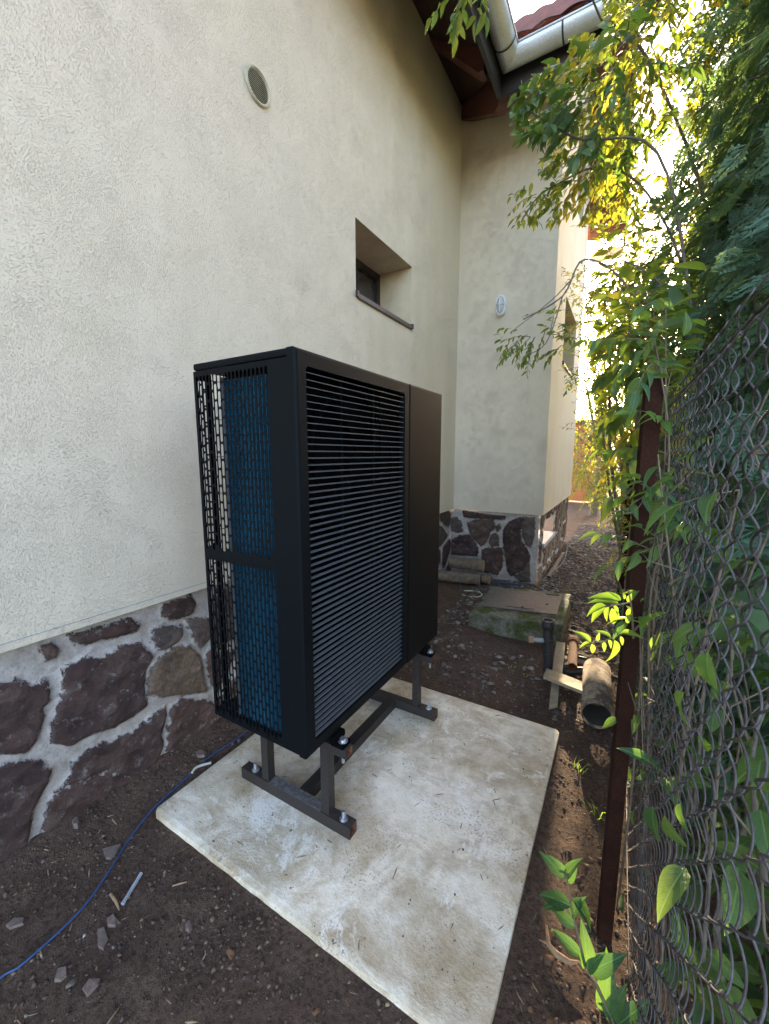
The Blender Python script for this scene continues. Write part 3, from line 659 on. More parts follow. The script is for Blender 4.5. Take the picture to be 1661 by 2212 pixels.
# ---------------------------------------------------------------- heat pump
px0, px1, py0, py1, pz0, pz1 = .211, .694, .943, 2.0745, .413, 1.768
pump = thing('heat_pump', 'tall black heat pump outdoor unit with horizontal louvres on steel legs', 'heat pump', ((px0+px1)/2, (py0+py1)/2, pz0))
def perf(O, u, v, n, W, ztop, zbot, uslots, bands, sw=.0137, period=.0591, slen=.0535, th=.0016, flip=False):
    """sheet metal with columns of rounded slots. O corner, u horizontal, v up, n outward"""
    O = Vector(O); u = Vector(u); v = Vector(v); n = Vector(n); mb = MB()
    P = lambda a, b, d=0: O+u*a+v*b+n*d
    def quad(a0, a1, b0, b1):
        if a1-a0 < 1e-5 or b1-b0 < 1e-5: return
        for d in (0, -th):
            mb.add([P(a0, b0, d), P(a1, b0, d), P(a1, b1, d), P(a0, b1, d)], [(0, 1, 2, 3)])
    def slot(a0, a1, b0, b1, ac, s0, s1):
        h = sw/2; ss = [(ac+h, s0+h), (ac+h, s1-h)]+[(ac+h*math.cos(t), s1-h+h*math.sin(t)) for t in (PI/4, PI/2, 3*PI/4)]+[(ac-h, s1-h), (ac-h, s0+h)]+[(ac+h*math.cos(t), s0+h+h*math.sin(t)) for t in (-3*PI/4, -PI/2, -PI/4)]
        oo = [(a1, s0+h), (a1, s1-h), (a1, b1), (ac, b1), (a0, b1), (a0, s1-h), (a0, s0+h), (a0, b0), (ac, b0), (a1, b0)]
        k = 10; V = []
        for d in (0, -th): V += [P(x, y, d) for x, y in oo]+[P(x, y, d) for x, y in ss]
        F = [(i, (i+1) % k, k+(i+1) % k, k+i) for i in range(k)]+[(20+i, 20+(i+1) % k, 30+(i+1) % k, 30+i) for i in range(k)]+[(10+i, 10+(i+1) % k, 30+(i+1) % k, 30+i) for i in range(k)]
        mb.add(V, F)
    edges = sorted([(us-pw/2, us+pw/2, us) for us, pw in uslots]); cur = 0
    for a0, a1, ac in edges:
        quad(cur, a0, zbot, ztop); cur = a1
    quad(cur, W, zbot, ztop)
    for ci, (a0, a1, ac) in enumerate(edges):
        y = ztop
        for (b1, b0) in bands:
            quad(a0, a1, b1, y); t = b1
            first = [slen, .027][ci % 2]; k = 0
            end = b0+[0, .012, .0, .02, .008][ci % 5]
            while t-.018 > end:
                L = first if k == 0 else slen
                e = max(t-L, end)
                if e-end < .018: e = end
                gp = period-slen; lo = e-gp if e > end else end
                slot(a0, a1, max(lo, end)-0, t, ac, e if e > end else end, t) if lo >= end else slot(a0, a1, end, t, ac, e, t)
                t = max(lo, end); k += 1
                if e <= end: break
            y = t
            if t > b0: quad(a0, a1, b0, t); y = b0
        quad(a0, a1, zbot, y)
    return mb
pit = .0189
cols = [(.010+pit*(i+.5)-.0, pit) for i in range(19)]
side = perf((px0, py0, 0), (1, 0, 0), (0, 0, 1), (0, -1, 0), .449, 1.741, pz0+.006, cols, [(1.724, 1.100), (1.062, .432)])
side.build('side_panel', MT['pump'], pump)
rc = [(.012+pit*.5, pit), (.012+pit*1.5, pit)]+[(.108+.0235*(i+.5), .0235) for i in range(14)]
rear = perf((px0, py0+.001, 0), (0, 1, 0), (0, 0, 1), (-1, 0, 0), .045, 1.741, pz0+.006, [(a, b) for a, b in rc[:2]], [(1.715, 1.100), (1.062, .440)])
for k in range(10): rear.box((px0, py0+.045, .46+k*.14), (px0+.002, py1-.01, .4625+k*.14))
for k in range(8): rear.box((px0-.001, py0+.16+k*.13, pz0+.01), (px0+.003, py0+.164+k*.13, 1.741))
rear.build('rear_grille', MT['pump'], pump)
mb = MB(); mb.box((px0, py0, 1.744), (.664, py1, pz1), bev=.007); mb.build('top_cover', MT['pump'], pump)
# front frame with rounded opening
def front_ring():
    y0, y1, z0, z1 = py0-.001, 1.690, pz0, pz1+.0005; a0, a1, b0, b1 = .989, 1.648, .456, 1.719; r = .014; k = 5
    inner = []
    for (cy, cz, s) in ((a1-r, b1-r, 0), (a0+r, b1-r, 1), (a0+r, b0+r, 2), (a1-r, b0+r, 3)):
        for i in range(k): t = (s+i/(k-1))*PI/2; inner.append((cy+r*math.cos(t), cz+r*math.sin(t)))
    ro = .010; outer = []; 
    for (cy, cz, s) in ((y1, z1, 0), (y0, z1, 1), (y0, z0, 2), (y1, z0, 3)):
        sy = -1 if s in (0, 3) else 1; sz = -1 if s in (0, 1) else 1
        for i in range(k): outer.append((cy+sy*.0005, cz+sz*.0005))
    def off(d):   # outer shrunk
        return [(min(max(y, y0+d), y1-min(d, .0015)), min(max(z, z0+d), z1-d)) for y, z in outer]
    n = len(inner); layers = [(px1-.034, off(0)), (px1-.009, off(0)), (px1-.0035, off(.0022)), (px1-.0008, off(.006)), (px1, off(.011)), (px1, inner), (px1-.03, inner), (px1-.034, off(0))]
    V = []; F = []
    for x, L in layers: V += [(x, y, z) for y, z in L]
    for j in range(len(layers)-1):
        for i in range(n): F.append((j*n+i, j*n+(i+1) % n, (j+1)*n+(i+1) % n, (j+1)*n+i))
    m = MB(); m.add(V, F); return m
front_ring().build('front_frame', MT['pump'], pump)
mb = MB(); mb.box((px1-.034, 1.693, pz0), (px1+.0002, py1, pz1+.0005), bev=.008); mb.build('front_panel', MT['pump'], pump)
mb = MB(); mb.box((px0+.004, py1-.004, pz0), (px1-.036, py1, 1.742)); mb.build('end_panel', MT['pump'], pump)
mb = MB()
for k in range(57):
    z = .468+k*.0221; c = Vector((px1-.016, 0, z)); h = .0009
    mb.add([(px1-.006, .990, z-.004), (px1-.0175, .990, z-.0015), (px1-.0175, 1.647, z-.0015), (px1-.006, 1.647, z-.004),
            (px1-.006, .990, z-.0018), (px1-.0175, .990, z+.0004), (px1-.0175, 1.647, z+.0004), (px1-.006, 1.647, z-.0018)],
           [(0, 1, 2, 3), (4, 7, 6, 5), (0, 3, 7, 4), (1, 5, 6, 2), (0, 4, 5, 1), (3, 2, 6, 7)])
mb.build('louvre', MT['pump_edge'], pump)
mb = MB()
for y in (1.21, 1.43): mb.box((px1-.036, y-.002, .45), (px1-.028, y+.002, 1.725))
mb.build('louvre_support', MT['pump'], pump)
mb = MB(); mb.box((px0+.006, py0+.006, pz0-.001), (.66, py1-.006, pz0+.03)); mb.build('base_tray', MT['pump'], pump)
# inner bodies
mb = MB()
nf = 160; z0, z1 = .445, 1.705; V = []; F = []
for (xx, yy) in ((.338, .968), (.586, .968), (.586, 1.0)):
    for i in range(nf*2+1): V.append((xx, yy+(.0035 if i % 2 and xx > .3 else 0), z0+(z1-z0)*i/(nf*2)))
m_ = nf*2+1
for j in range(1):
    for i in range(nf*2): F.append((j*m_+i, (j+1)*m_+i, (j+1)*m_+i+1, j*m_+i+1))
mb.add(V, F)
for k in range(14):
    x = .346+k*.018
    mb.box((x, .9645, z0), (x+.003, .968, z1))
mb.build('heat_exchanger', MT['fin'], pump)
mb = MB(); mb.box((.330, .962, z0), (.3345, 1.02, z1+.01)); mb.build('end_plate', MT['galv'], pump)
mb = MB(); mb.box((.34, .975, .445), (.60, 1.60, 1.74)); mb.box((px0+.003, .985, .44), (px0+.012, 1.008, 1.74)); mb.box((px0+.1, 1.5, .44), (.655, 1.68, 1.74)); mb.box((px0+.02, 1.7, .44), (.655, 2.06, 1.74)); mb.box((.60, .950, .445), (.66, .975, 1.74)); mb.build('inner_casing', MT['black'], pump)
for zc_ in (1.41, .77):
    f = MB(); c = Vector((.628, 1.315, zc_)); f.ring(c, (1, 0, 0), .27, .285, .03, 40)
    fo = f.build('fan', MT['black'], pump, True)
    b = MB()
    for q in range(5):
        a = q*2*PI/5+zc_; V = []
        for t in np.linspace(0, 1, 6):
            for e in (-1, 1):
                rr = .05+.21*t; aa = a+e*(.22+.16*t)+t*.4
                V.append(c+Vector((.015+e*.012, rr*math.cos(aa), rr*math.sin(aa))))
        b.add(V, [(2*i, 2*i+1, 2*i+3, 2*i+2) for i in range(5)])
    b.tube([c, c+Vector((.03, 0, 0))], .05, 20); b.build('blades', MT['black'], fo)
# ---------------------------------------------------------------- steel stand
stand = thing('steel_stand', 'welded dark steel stand with rusty tube ends carrying the heat pump', 'stand', (.465, 1.51, 0))
def sqtube(a, b, w, h, name, mat, parent, t=.003, ends=(True, True)):
    """open square tube along x or y from a to b (centre line), rusty inside"""
    a = Vector(a); b = Vector(b); d = (b-a); L = d.length; d.normalize()
    if abs(d.z) > .5: s_, u_ = Vector((1, 0, 0)), Vector((0, 1, 0))
    else: s_, u_ = d.cross(Vector((0, 0, 1))), Vector((0, 0, 1))
    V = []
    for P in (a, b):
        for k, (w_, h_) in enumerate(((w/2, h/2), (w/2-t, h/2-t))):
            for (i, j) in ((-1, -1), (1, -1), (1, 1), (-1, 1)): V.append(P+s_*i*w_+u_*j*h_)
    m = MB()
    m.add(V, [(i, (i+1) % 4, 8+(i+1) % 4, 8+i) for i in range(4)]+[(i, 4+i, 4+(i+1) % 4, (i+1) % 4) for i in range(4)]+[(8+i, 8+(i+1) % 4, 12+(i+1) % 4, 12+i) for i in range(4)], 0)
    m.add(V, [(4+i, 12+i, 12+(i+1) % 4, 4+(i+1) % 4) for i in range(4)], 1)
    return m.build(name, [mat, MT['rust']], parent)
def bolt(parent, x, y, z, r=.009, name='anchor_bolt', washer=.017, hh=.035):
    m = MB(); m.tube([(x, y, z), (x, y, z+.002)], washer, 20); m.tube([(x, y, z+.002), (x, y, z+.011)], r*1.45, 6); m.tube([(x, y, z+.011), (x, y, z+hh)], r*.8, 12)
    for k in range(6): m.ring((x, y, z+.012+k*(hh-.013)/6), (0, 0, 1), r*.7, r*.92, .0016, 12)
    m.build(name, MT['bolt'], parent)
for y in (1.113, 1.912):
    sqtube((.165, y, .0265), (.762, y, .0265), .046, .05, 'foot_bar', MT['steel'], stand)
    for x in (.313, .642): sqtube((x, y, .0515), (x, y, .331), .038, .038, 'leg', MT['steel'], stand)
    sqtube((.175, y, .3495), (.748, y, .3495), .042, .036, 'top_bar', MT['steel'], stand)
    for x in (.232, .718): bolt(stand, x, y, .0515)
    for x in (.222, .716):
        m = MB(); m.box((x-.035, y-.026, .3675), (x+.022, y+.026, .384), bev=.003); m.box((x-.035, y-.032, .384), (x-.006, y+.032, .412), bev=.007)
        mo = m.build('rubber_mount', MT['black'], stand)
        m = MB(); m.tube([(x+.004, y, .295), (x+.004, y, .3838), (x+.004, y, .384), (x+.004, y, .388), (x+.004, y, .3881), (x+.004, y, .397)], [.006, .006, .019, .019, .0115, .0115], 12); m.build('mount_bolt', MT['bolt'], mo)
m = MB(); m.box((.335, 1.0915, .0518), (.62, 1.1345, .0535)); m.build('dusty_strip', MT['dusty'], stand)
sqtube((.494, 1.137, .0265), (.494, 1.888, .0265), .05, .048, 'cross_bar', MT['steel'], stand)
sqtube((.313, 1.135, .3495), (.313, 1.890, .3495), .034, .034, 'cross_bar', MT['steel'], stand)
# ---------------------------------------------------------------- wall lamp, tap
lamp = thing('wall_lamp', 'small white bulkhead lamp on the cream end wall', 'lamp', H(.44, 4.12, 2.856))
lc = Vector(H(.44, 4.12, 2.856))
def oval(c, w, h, y0, y1, n=28, p=2.6, sh=1.0):
    V = []
    for yy, k in ((y0, 1), (y1, sh)):
        for i in range(n):
            t = 2*PI*i/n; ct, st = math.cos(t), math.sin(t)
            V.append(c+Vector((k*w*math.copysign(abs(ct)**(2/p), ct), yy, k*h*math.copysign(abs(st)**(2/p), st))))
    m = MB(); m.add(V, [(i, (i+1) % n, n+(i+1) % n, n+i) for i in range(n)]+[tuple(range(n, 2*n))]); return m
oval(lc, .056, .108, 0, -.058, sh=.94).build('housing', MT['white'], lamp, False)
oval(lc, .042, .086, -.0575, -.086, sh=.75, p=2.2).build('lens', MT['lens'], lamp, True)
m = MB()
n = 28; loop = [lc+Vector((.046*math.copysign(abs(math.cos(t))**.8, math.cos(t)), -.063, .09*math.copysign(abs(math.sin(t))**.8, math.sin(t)))) for t in np.linspace(0, 2*PI, 29)]
m.tube(loop, .0045, 6, cap=False)
m.tube([lc+Vector((-.046, -.063, 0)), lc+Vector((-.034, -.092, .0)), lc+Vector((0, -.100, 0)), lc+Vector((.034, -.092, 0)), lc+Vector((.046, -.063, 0))], .0045, 6)
m.tube([lc+Vector((0, -.063, .09)), lc+Vector((0, -.092, .06)), lc+Vector((0, -.100, 0)), lc+Vector((0, -.092, -.06)), lc+Vector((0, -.063, -.09))], .0045, 6)
m.build('guard', MT['white'], lamp, True)
tap = thing('garden_tap', 'brass garden tap on the stone plinth behind the black unit', 'tap', (-.02, 4.70, .60))
tp = bp_plane(*((700+1478*.7225)/1.8519, (1300+1190*.7225)/1.8519), 1, 4.62)
m = MB(); m.tube([(tp.x-.02, 4.72, tp.z), (tp.x-.02, 4.60, tp.z)], .013, 10); m.tube([(tp.x-.02, 4.60, tp.z+.01), (tp.x-.02, 4.585, tp.z-.06)], .014, 10); m.build('spout', MT['brass'], tap, True)
m = MB(); m.tube([(tp.x-.02, 4.63, tp.z), (tp.x-.02, 4.63, tp.z+.04)], .010, 10); m.ring((tp.x-.02, 4.63, tp.z+.04), (0, 0, 1), .02, .034, .012, 16); m.box((tp.x-.045, 4.62, tp.z+.042), (tp.x+.005, 4.64, tp.z+.05)); m.build('handle', MT['iron'], tap)
# ---------------------------------------------------------------- manhole
mhM = Matrix(((1.032, -.030, 0, .866), (.204, .949, 0, 3.615), (0, 0, 1, 0), (0, 0, 0, 1)))
mh = thing('manhole', 'rusty manhole plate set in a raised mossy concrete frame', 'manhole', (.885, 3.56, 0))
def rough_box(a, b, M, amp, seed, name, mat, parent, n=26):
    bm = bmesh.new(); bmesh.ops.create_cube(bm, size=1); bmesh.ops.subdivide_edges(bm, edges=list(bm.edges), cuts=n, use_grid_fill=True)
    for v in bm.verts: v.co = Vector((a[i]+(b[i]-a[i])*(v.co[i]+.5) for i in range(3)))
    r = random.Random(seed); bm.normal_update()
    from mathutils import noise as mn
    for v in bm.verts: v.co += v.normal*(mn.fractal(v.co*9, 1, 2, 4)*amp)
    bmesh.ops.transform(bm, matrix=M, verts=bm.verts); me = bpy.data.meshes.new(name); bm.to_mesh(me); bm.free()
    return link(name, me, mat, parent, True)
rough_box((-.345, -.43, -.09), (.345, .43, .132), mhM, .013, 3, 'concrete_frame', MT['mossy'], mh)
m = MB(); m.box((-.295, -.225, .134), (.285, .335, .146), M=mhM, bev=.003); po = m.build('plate', MT['cover'], mh)
m = MB(); c = mhM @ Vector((.02, -.15, .146)); m.ring(c, (0, 0, 1), .008, .014, .006, 14); c2 = mhM @ Vector((.19, -.0, .146)); m.build('lifting_hole', MT['iron'], po)
m = MB(); m.ring(c2, (0, 0, 1), .007, .012, .005, 14); m.build('lifting_hole', MT['iron'], po)
m = MB(); m.box((-.10, -.175, .1465), (.11, -.168, .150), M=mhM); m.build('edge_strip', MT['iron'], po)
m = MB(); m.box((.15, .29, .1462), (.26, .305, .154), M=mhM); m.build('hinge', MT['iron'], po)
# ---------------------------------------------------------------- scrap beside the manhole
sp = thing('standing_pipe', 'dark cast iron standpipe with a side branch in front of the manhole', 'pipe', (1.20, 2.80, -.02))
m = MB(); m.tube([(1.212, 2.80, -.05), (1.200, 2.80, .17), (1.192, 2.798, .29)], .031, 20, cap=False)
for z in (.10, .20): m.ring((1.2, 2.80, z), (0, 0, 1), .029, .036, .012, 20)
m.ring((1.192, 2.798, .285), (0, 0, 1), .030, .041, .055, 24)
m.tube([(1.192, 2.798, .27), (1.192, 2.798, .28)], .03, 20); m.build('pipe_body', MT['iron'], sp, True)
m = MB(); m.ring((1.192, 2.798, .340), (0, 0, 1), .031, .042, .007, 24); m.build('rim', MT['cover'], sp)
m = MB(); m.tube([(1.185, 2.79, .20), (1.11, 2.76, .20)], .013, 12); m.build('side_branch', MT['conduit'], sp, True)
m = MB(); m.ring((1.11, 2.76, .20), (-1, -.4, 0), .012, .022, .03, 14); m.tube([(1.10, 2.757, .2), (1.085, 2.75, .2)], .013, 10); m.build('branch_cap', MT['logend'], sp)
def plank(name, label, a, b, w, t, roll=0, mat='plank', endcut=0):
    a = Vector(a); b = Vector(b); d = (b-a).normalized(); s_ = d.cross(Vector((0, 0, 1))).normalized(); u_ = s_.cross(d)
    s_, u_ = s_*math.cos(roll)+u_*math.sin(roll), -s_*math.sin(roll)+u_*math.cos(roll)
    V = []; 
    for k, f in enumerate((0, .25, .5, .75, 1)):
        P = a+(b-a)*f
        for i, j in ((-1, -1), (1, -1), (1, 1), (-1, 1)):
            V.append(P+s_*(i*w/2)+u_*(j*t/2)+d*(endcut*i if f in (0, 1) else 0)+u_*rnd.uniform(-.0015, .0015))
    F = [(k*4+i, k*4+(i+1) % 4, k*4+4+(i+1) % 4, k*4+4+i) for k in range(4) for i in range(4)]+[(3, 2, 1, 0), (16, 17, 18, 19)]
    m = MB(); m.add(V, F); return tag(m.build(name, MT[mat]), label, 'plank', 'scrap planks beside the standpipe')
plank('plank', 'pale grey plank lying between the black standpipe and the rusty pipe', (1.276, 2.72, .020), (1.246, 3.12, .055), .062, .022)
plank('plank', 'wide pointed plank leaning on the cement pipe, nail wire round its end', (1.212, 2.64, .045), (1.46, 2.52, .075), .13, .02, .1, endcut=.035)
plank('plank', 'thin wedge of wood poking out under the wide plank', (1.302, 2.375, -.012), (1.28, 2.62, .012), .045, .016, endcut=.02)
plank('plank', 'short sunlit board lying behind the rusty pipe', (1.28, 2.98, .01), (1.52, 3.02, .02), .05, .02)
rp = thing('rusty_pipe', 'short rusty orange pipe with a collar beside the pale plank', 'pipe', (1.34, 2.9, .05))
m = MB(); m.tube([(1.358, 2.78, .060), (1.322, 3.20, .075)], .030, 20, cap=False); m.tube([(1.358, 2.781, .060), (1.322, 3.199, .075)], .026, 20, cap=False); m.build('pipe_body', MT['rust'], rp, True)
m = MB()
for f in (.05, .085, .14): m.ring(Vector((1.322, 3.20, .075))+Vector((.036, -.42, -.015))*f, (.085, -1, -.04), .029, .038, .010, 22)
m.build('collar', MT['rust'], rp)
m = MB(); m.tube([(1.29, 2.80, .01), (1.42, 2.86, .012), (1.5, 2.88, .02)], .026, 14); tag(m.build('black_pipe', MT['iron'], smooth=True), 'black pipe lying crosswise under the rusty pipe', 'pipe')
m = MB(); m.tube([(1.33, 3.03, .02), (1.47, 3.0, .03)], .014, 10); tag(m.build('steel_rod', MT['iron'], smooth=True), 'thin dark rod lying behind the rusty pipe', 'rod')
cp = thing('cement_pipe', 'stained hollow cement pipe lying beside the fence post', 'pipe', (1.53, 2.6, .08))
m = MB(); A = Vector((1.528, 2.30, .062)); B = Vector((1.500, 2.78, .085)); ax = (B-A)
m.ring(A, ax, .069, .079, ax.length, 40); m.build('pipe_body', MT['cempipe'], cp, True)
m = MB(); m.ring(A+ax*.02, ax, .066, .0686, ax.length*.9, 40); m.build('shade_sleeve', MT['dark'], cp, True)  # dark sleeve added to paint the shade inside the pipe
def logobj(name, label, a, b, r, seed, mat='bark'):
    t = thing(name, label, 'log', a, 'logs by the far plinth'); m = MB(); a = Vector(a); b = Vector(b); q = random.Random(seed)
    P = [a+(b-a)*k/8+Vector((0, 0, q.uniform(-.004, .004))) for k in range(9)]
    m.tube(P, [r*q.uniform(.93, 1.06) for _ in P], 14, cap=False); m.build('bark', MT[mat], t, True)
    m = MB(); d = (b-a).normalized(); m.tube([a+d*.002, a+d*.006], r*.93, 14); m.build('cut_end', MT['logend'], t); m = MB(); m.tube([b-d*.006, b-d*.002], r*.93, 14); m.build('cut_end', MT['logend'], t)
logobj('log', 'longer brown log lying in front on the soil beside the stone plinth', (-.26, 4.30, .035), (.235, 4.40, .035), .063, 1)
logobj('log', 'short grey log resting on top against the stone plinth', (-.165, 4.50, .165), (.235, 4.53, .165), .070, 2)
logobj('log', 'dark end piece of wood touching the front log', (.245, 4.47, .03), (.33, 4.47, .03), .055, 3)
# cables
def cab(name, label, pts, r, mat, cat='cable', sm=6):
    P = [Vector(p) for p in pts]; Q = []
    for i in range(len(P)-1):
        p0, p1, p2, p3 = P[max(i-1, 0)], P[i], P[i+1], P[min(i+2, len(P)-1)]
        for k in range(sm):
            t = k/sm; Q.append(.5*((2*p1)+(p2-p0)*t+(2*p0-5*p1+4*p2-p3)*t*t+(3*p1-p0-3*p2+p3)*t*t*t))
    Q.append(P[-1]); m = MB(); m.tube(Q, r, 8); return tag(m.build(name, MT[mat], smooth=True), label, cat)
g1 = lambda x, y, d=.006: (x, y, float(gz(x, y))+d)
cab('cable', 'thin blue cable running over the soil past the slab corner', [g1(x, y) for x, y in [(.20, -.1), (.14, .15), (.129, .267), (.146, .316), (.127, .469), (.072, .581), (.005, .686), (-.042, .8), (-.063, .94), (-.084, 1.068), (-.088, 1.15), (-.08, 1.303), (-.1, 1.6), (-.15, 2.2)]], .0032, 'cable')
cab('cable', 'white taped joint on the blue cable by the slab edge', [g1(-.07, 1.00, .008), g1(-.078, 1.035, .010), g1(-.05, 1.09, .010)], .006, 'cablew')
th = np.linspace(0, 4*PI, 22)
cab('cable', 'dark blue cable lying in loops near the manhole frame', [g1(.1, 4.15), g1(.02, 4.35, .05), g1(.1, 4.52, .1), g1(.25, 4.52, .08)]+[(.45+.12*math.cos(a)+.01*a, 4.50+.07*math.sin(a), float(gz(.5, 4.5))+.012+.001*a) for a in th], .004, 'cable2')
cab('cable', 'cream cable loop beside the front log', [(.25+.11*math.cos(a), 4.06+.10*math.sin(a), float(gz(.25, 4.05))+.008) for a in np.linspace(-2.4, 2.6, 12)]+[g1(.3, 4.2)], .004, 'cablew')
cab('cable', 'thin grey cable along the foot of the far stone plinth', [g1(.55, 4.55), g1(.8, 4.9), g1(.88, 5.4), g1(.93, 6.0), g1(.9, 6.6, .05), g1(.86, 7.0, .2)], .004, 'cable2')
def conduit():
    a = Vector(g1(.231, .545, .008)); b = Vector(g1(.181, .632, .008)); P = []; R = []
    for k in range(61): P.append(a+(b-a)*k/60); R.append(.0062 if k % 4 < 2 else .0048)
    m = MB(); m.tube(P, R, 12); tag(m.build('conduit_piece', MT['conduit'], smooth=False), 'short piece of grey corrugated conduit lying on the soil', 'conduit')
conduit()
def flat_stone(name, label, pix, thick, mat, cat, zoff=.0):
    P = []
    for x, y in pix:
        q = bp_plane(*Z6(x, y), 2, -.028); P.append(q)
    c = sum(P, Vector())/len(P); zz = float(gz(c.x, c.y)); m = MB(); k = len(P)
    V = [Vector((p.x, p.y, zz-.003)) for p in P]+[Vector((c.x+(p.x-c.x)*.9, c.y+(p.y-c.y)*.9, zz+thick*(1+.3*math.sin(i*2.1)))) for i, p in enumerate(P)]
    m.add(V, [tuple(range(k, 2*k))]+[(i, (i+1) % k, k+(i+1) % k, k+i) for i in range(k)]); tag(m.build(name, MT[mat]), label, cat, 'flat stones lying in the soil' if cat == 'stone' else None)
GS = 'flat stone chips lying in the soil'
flat_stone('stone', 'triangular pale flat stone touching the blue cable', [(505, 1350), (600, 1325), (575, 1375), (550, 1405), (522, 1400)], .008, 'chipstone', 'stone')
flat_stone('stone', 'long grey flat stone at the left frame edge below the cable', [(28, 1735), (70, 1700), (125, 1692), (118, 1725), (50, 1752)], .008, 'chipstone', 'stone')
flat_stone('stone', 'reddish split stone lying below the conduit piece', [(478, 1745), (515, 1735), (535, 1800), (510, 1850), (482, 1835)], .007, 'chipstone', 'stone')
flat_stone('stone', 'squarish grey stone between the wood sliver and reddish stone', [(525, 1700), (560, 1680), (585, 1710), (570, 1735), (530, 1735)], .009, 'chipstone', 'stone')
flat_stone('stone', 'tall narrow grey stone below the blue cable near the left edge', [(285, 1950), (330, 1940), (330, 1985), (300, 2010), (268, 2010)], .008, 'chipstone', 'stone')
flat_stone('stone', 'slanting grey slab-like stone, lowest of the flat stones', [(405, 2050), (440, 2005), (498, 1995), (485, 2030), (430, 2085)], .009, 'chipstone', 'stone')
flat_stone('stone', 'small rounded stone in the middle of the bare soil', [(912, 1725), (935, 1712), (950, 1735), (930, 1760), (915, 1750)], .010, 'chipstone', 'stone')
flat_stone('stone', 'grey flat stone beside the cable near the slab edge', [(962, 900), (990, 885), (1020, 895), (1010, 915), (975, 918)], .010, 'chipstone', 'stone')
flat_stone('stone', 'pale rubble lump at the foot of the plinth mortar', [(360, 1270), (385, 1250), (400, 1265), (390, 1290), (368, 1290)], .018, 'chipstone', 'stone')
flat_stone('dry_leaf', 'crumpled orange dry leaf lying alone on the soil', [(1112, 1860), (1128, 1848), (1155, 1850), (1158, 1870), (1140, 1895), (1128, 1885)], .007, 'leaflitter', 'leaf')
def stick(label, a, b, r, mat='chipwood'):
    a = Vector(bp_plane(*Z6(*a), 2, -.028)); b = Vector(bp_plane(*Z6(*b), 2, -.028))
    m = MB(); m.tube([a+Vector((0, 0, r)), (a+b)/2+Vector((.003, .002, r*1.6)), b+Vector((0, 0, r))], [r, r*1.1, r*.6], 6); tag(m.build('wood_sliver', MT[mat]), label, 'wood sliver')
stick('forked wood sliver lying at the foot of the stone plinth', (225, 1450), (380, 1355), .005)
stick('short orange brown wood sliver next to the conduit piece', (545, 1578), (588, 1655), .0045)
stick('thin curved brown twig above the open soil', (850, 1535), (920, 1515), .0025)
stick('thin pale straw near the orange dry leaf', (1000, 1898), (1012, 1852), .0018, 'plank')
# root piece near slab
r0 = [Vector(bp_plane((2000+x*.648)/1.8519, (2700+y*.648)/1.8519, 2, -.02)) for x, y in [(240, 1640), (285, 1560), (300, 1680), (350, 1740), (430, 1790), (480, 1785), (510, 1800)]]
m = MB(); m.tube([p+Vector((0, 0, .008)) for p in r0[1:]], [.004, .007, .009, .0075, .003, .0015], 9); m.tube([r0[2]+Vector((0, 0, .01)), r0[0]+Vector((0, 0, .004))], [.004, .0015], 7)
tag(m.build('root_piece', MT['chipwood'], smooth=True), 'reddish brown broken root lying beside the slab edge', 'root')
# perforated strip along far plinth
m = MB(); m.box((.845, 5.1, -.03), (.89, 6.5, -.012)); tag(m.build('metal_strip', MT['steel']), 'narrow perforated metal strip along the foot of the far plinth', 'metal strip')
# ---------------------------------------------------------------- fence
fence = thing('chain_link_fence', 'rusty chain link fence with red brown angle iron posts', 'fence', (1.66, 1.25, 0))
FX = 1.668
def helix(z0, z1, per, W, e, spp, ns, rad):
    n = int((z1-z0)/per*spp); t = np.arange(n)/spp*2*PI
    y = W*(.80*np.arcsin(np.sin(t)*.985)/(PI/2)+.20*np.sin(t))*1.06; x = e*np.cos(t)
    z = z0+per*t/(2*PI)
    P = np.stack([x, y, z], -1); T = np.gradient(P, axis=0); T /= np.linalg.norm(T, axis=1)[:, None]
    A = np.cross(T, [1., 0, 0]); A /= np.linalg.norm(A, axis=1)[:, None]; B = np.cross(T, A)
    an = np.arange(ns)*2*PI/ns
    V = P[:, None]+rad*(A[:, None]*np.cos(an)[None, :, None]+B[:, None]*np.sin(an)[None, :, None])
    i = np.arange(n-1)[:, None]*ns; k = np.arange(ns)[None]
    F = np.stack([i+k, i+(k+1) % ns, i+ns+(k+1) % ns, i+ns+k], -1).reshape(-1, 4)
    return V.reshape(-1, 3), F
def sag(V):   # the mesh bellies and wobbles
    y, z = V[:, 1], V[:, 2]
    V[:, 0] += .010*fbm(y, z, 1.3, 3, 21)*2+.006*fbm(y, z, 9, 2, 22)
    V[:, 2] += .012*fbm(y, z*0, 1.9, 3, 23)+.004*fbm(y, z, 14, 2, 24)
    V[:, 1] += .006*fbm(y, z, 11, 2, 25)
    return V
def meshpart(y0, y1, spp, ns):
    V, F = helix(-.06, 1.615, .070, .0190, .0062, spp, ns, .00125); N = int((y1-y0)/.0345); nv = len(V)
    VV = np.concatenate([V+[FX, y0+k*.0345, .035*(k % 2)] for k in range(N)]); FF = np.concatenate([F+nv*k for k in range(N)])
    return npmesh(sag(VV), FF, 'mesh')
link('chain_link_mesh', meshpart(-.4, 3.1, 20, 6), MT['wire'], fence, True)
link('chain_link_mesh', meshpart(3.1, 9.0, 7, 4), MT['wire'], fence, True)
m = MB()
for z in (1.60, .05):
    m.tube([(FX+.004*math.sin(y*3), y, z+.006*math.sin(y*2.2)) for y in np.arange(-.4, 9, .3)], .0022, 6)
m.build('tension_wire', MT['wire'], fence, True)
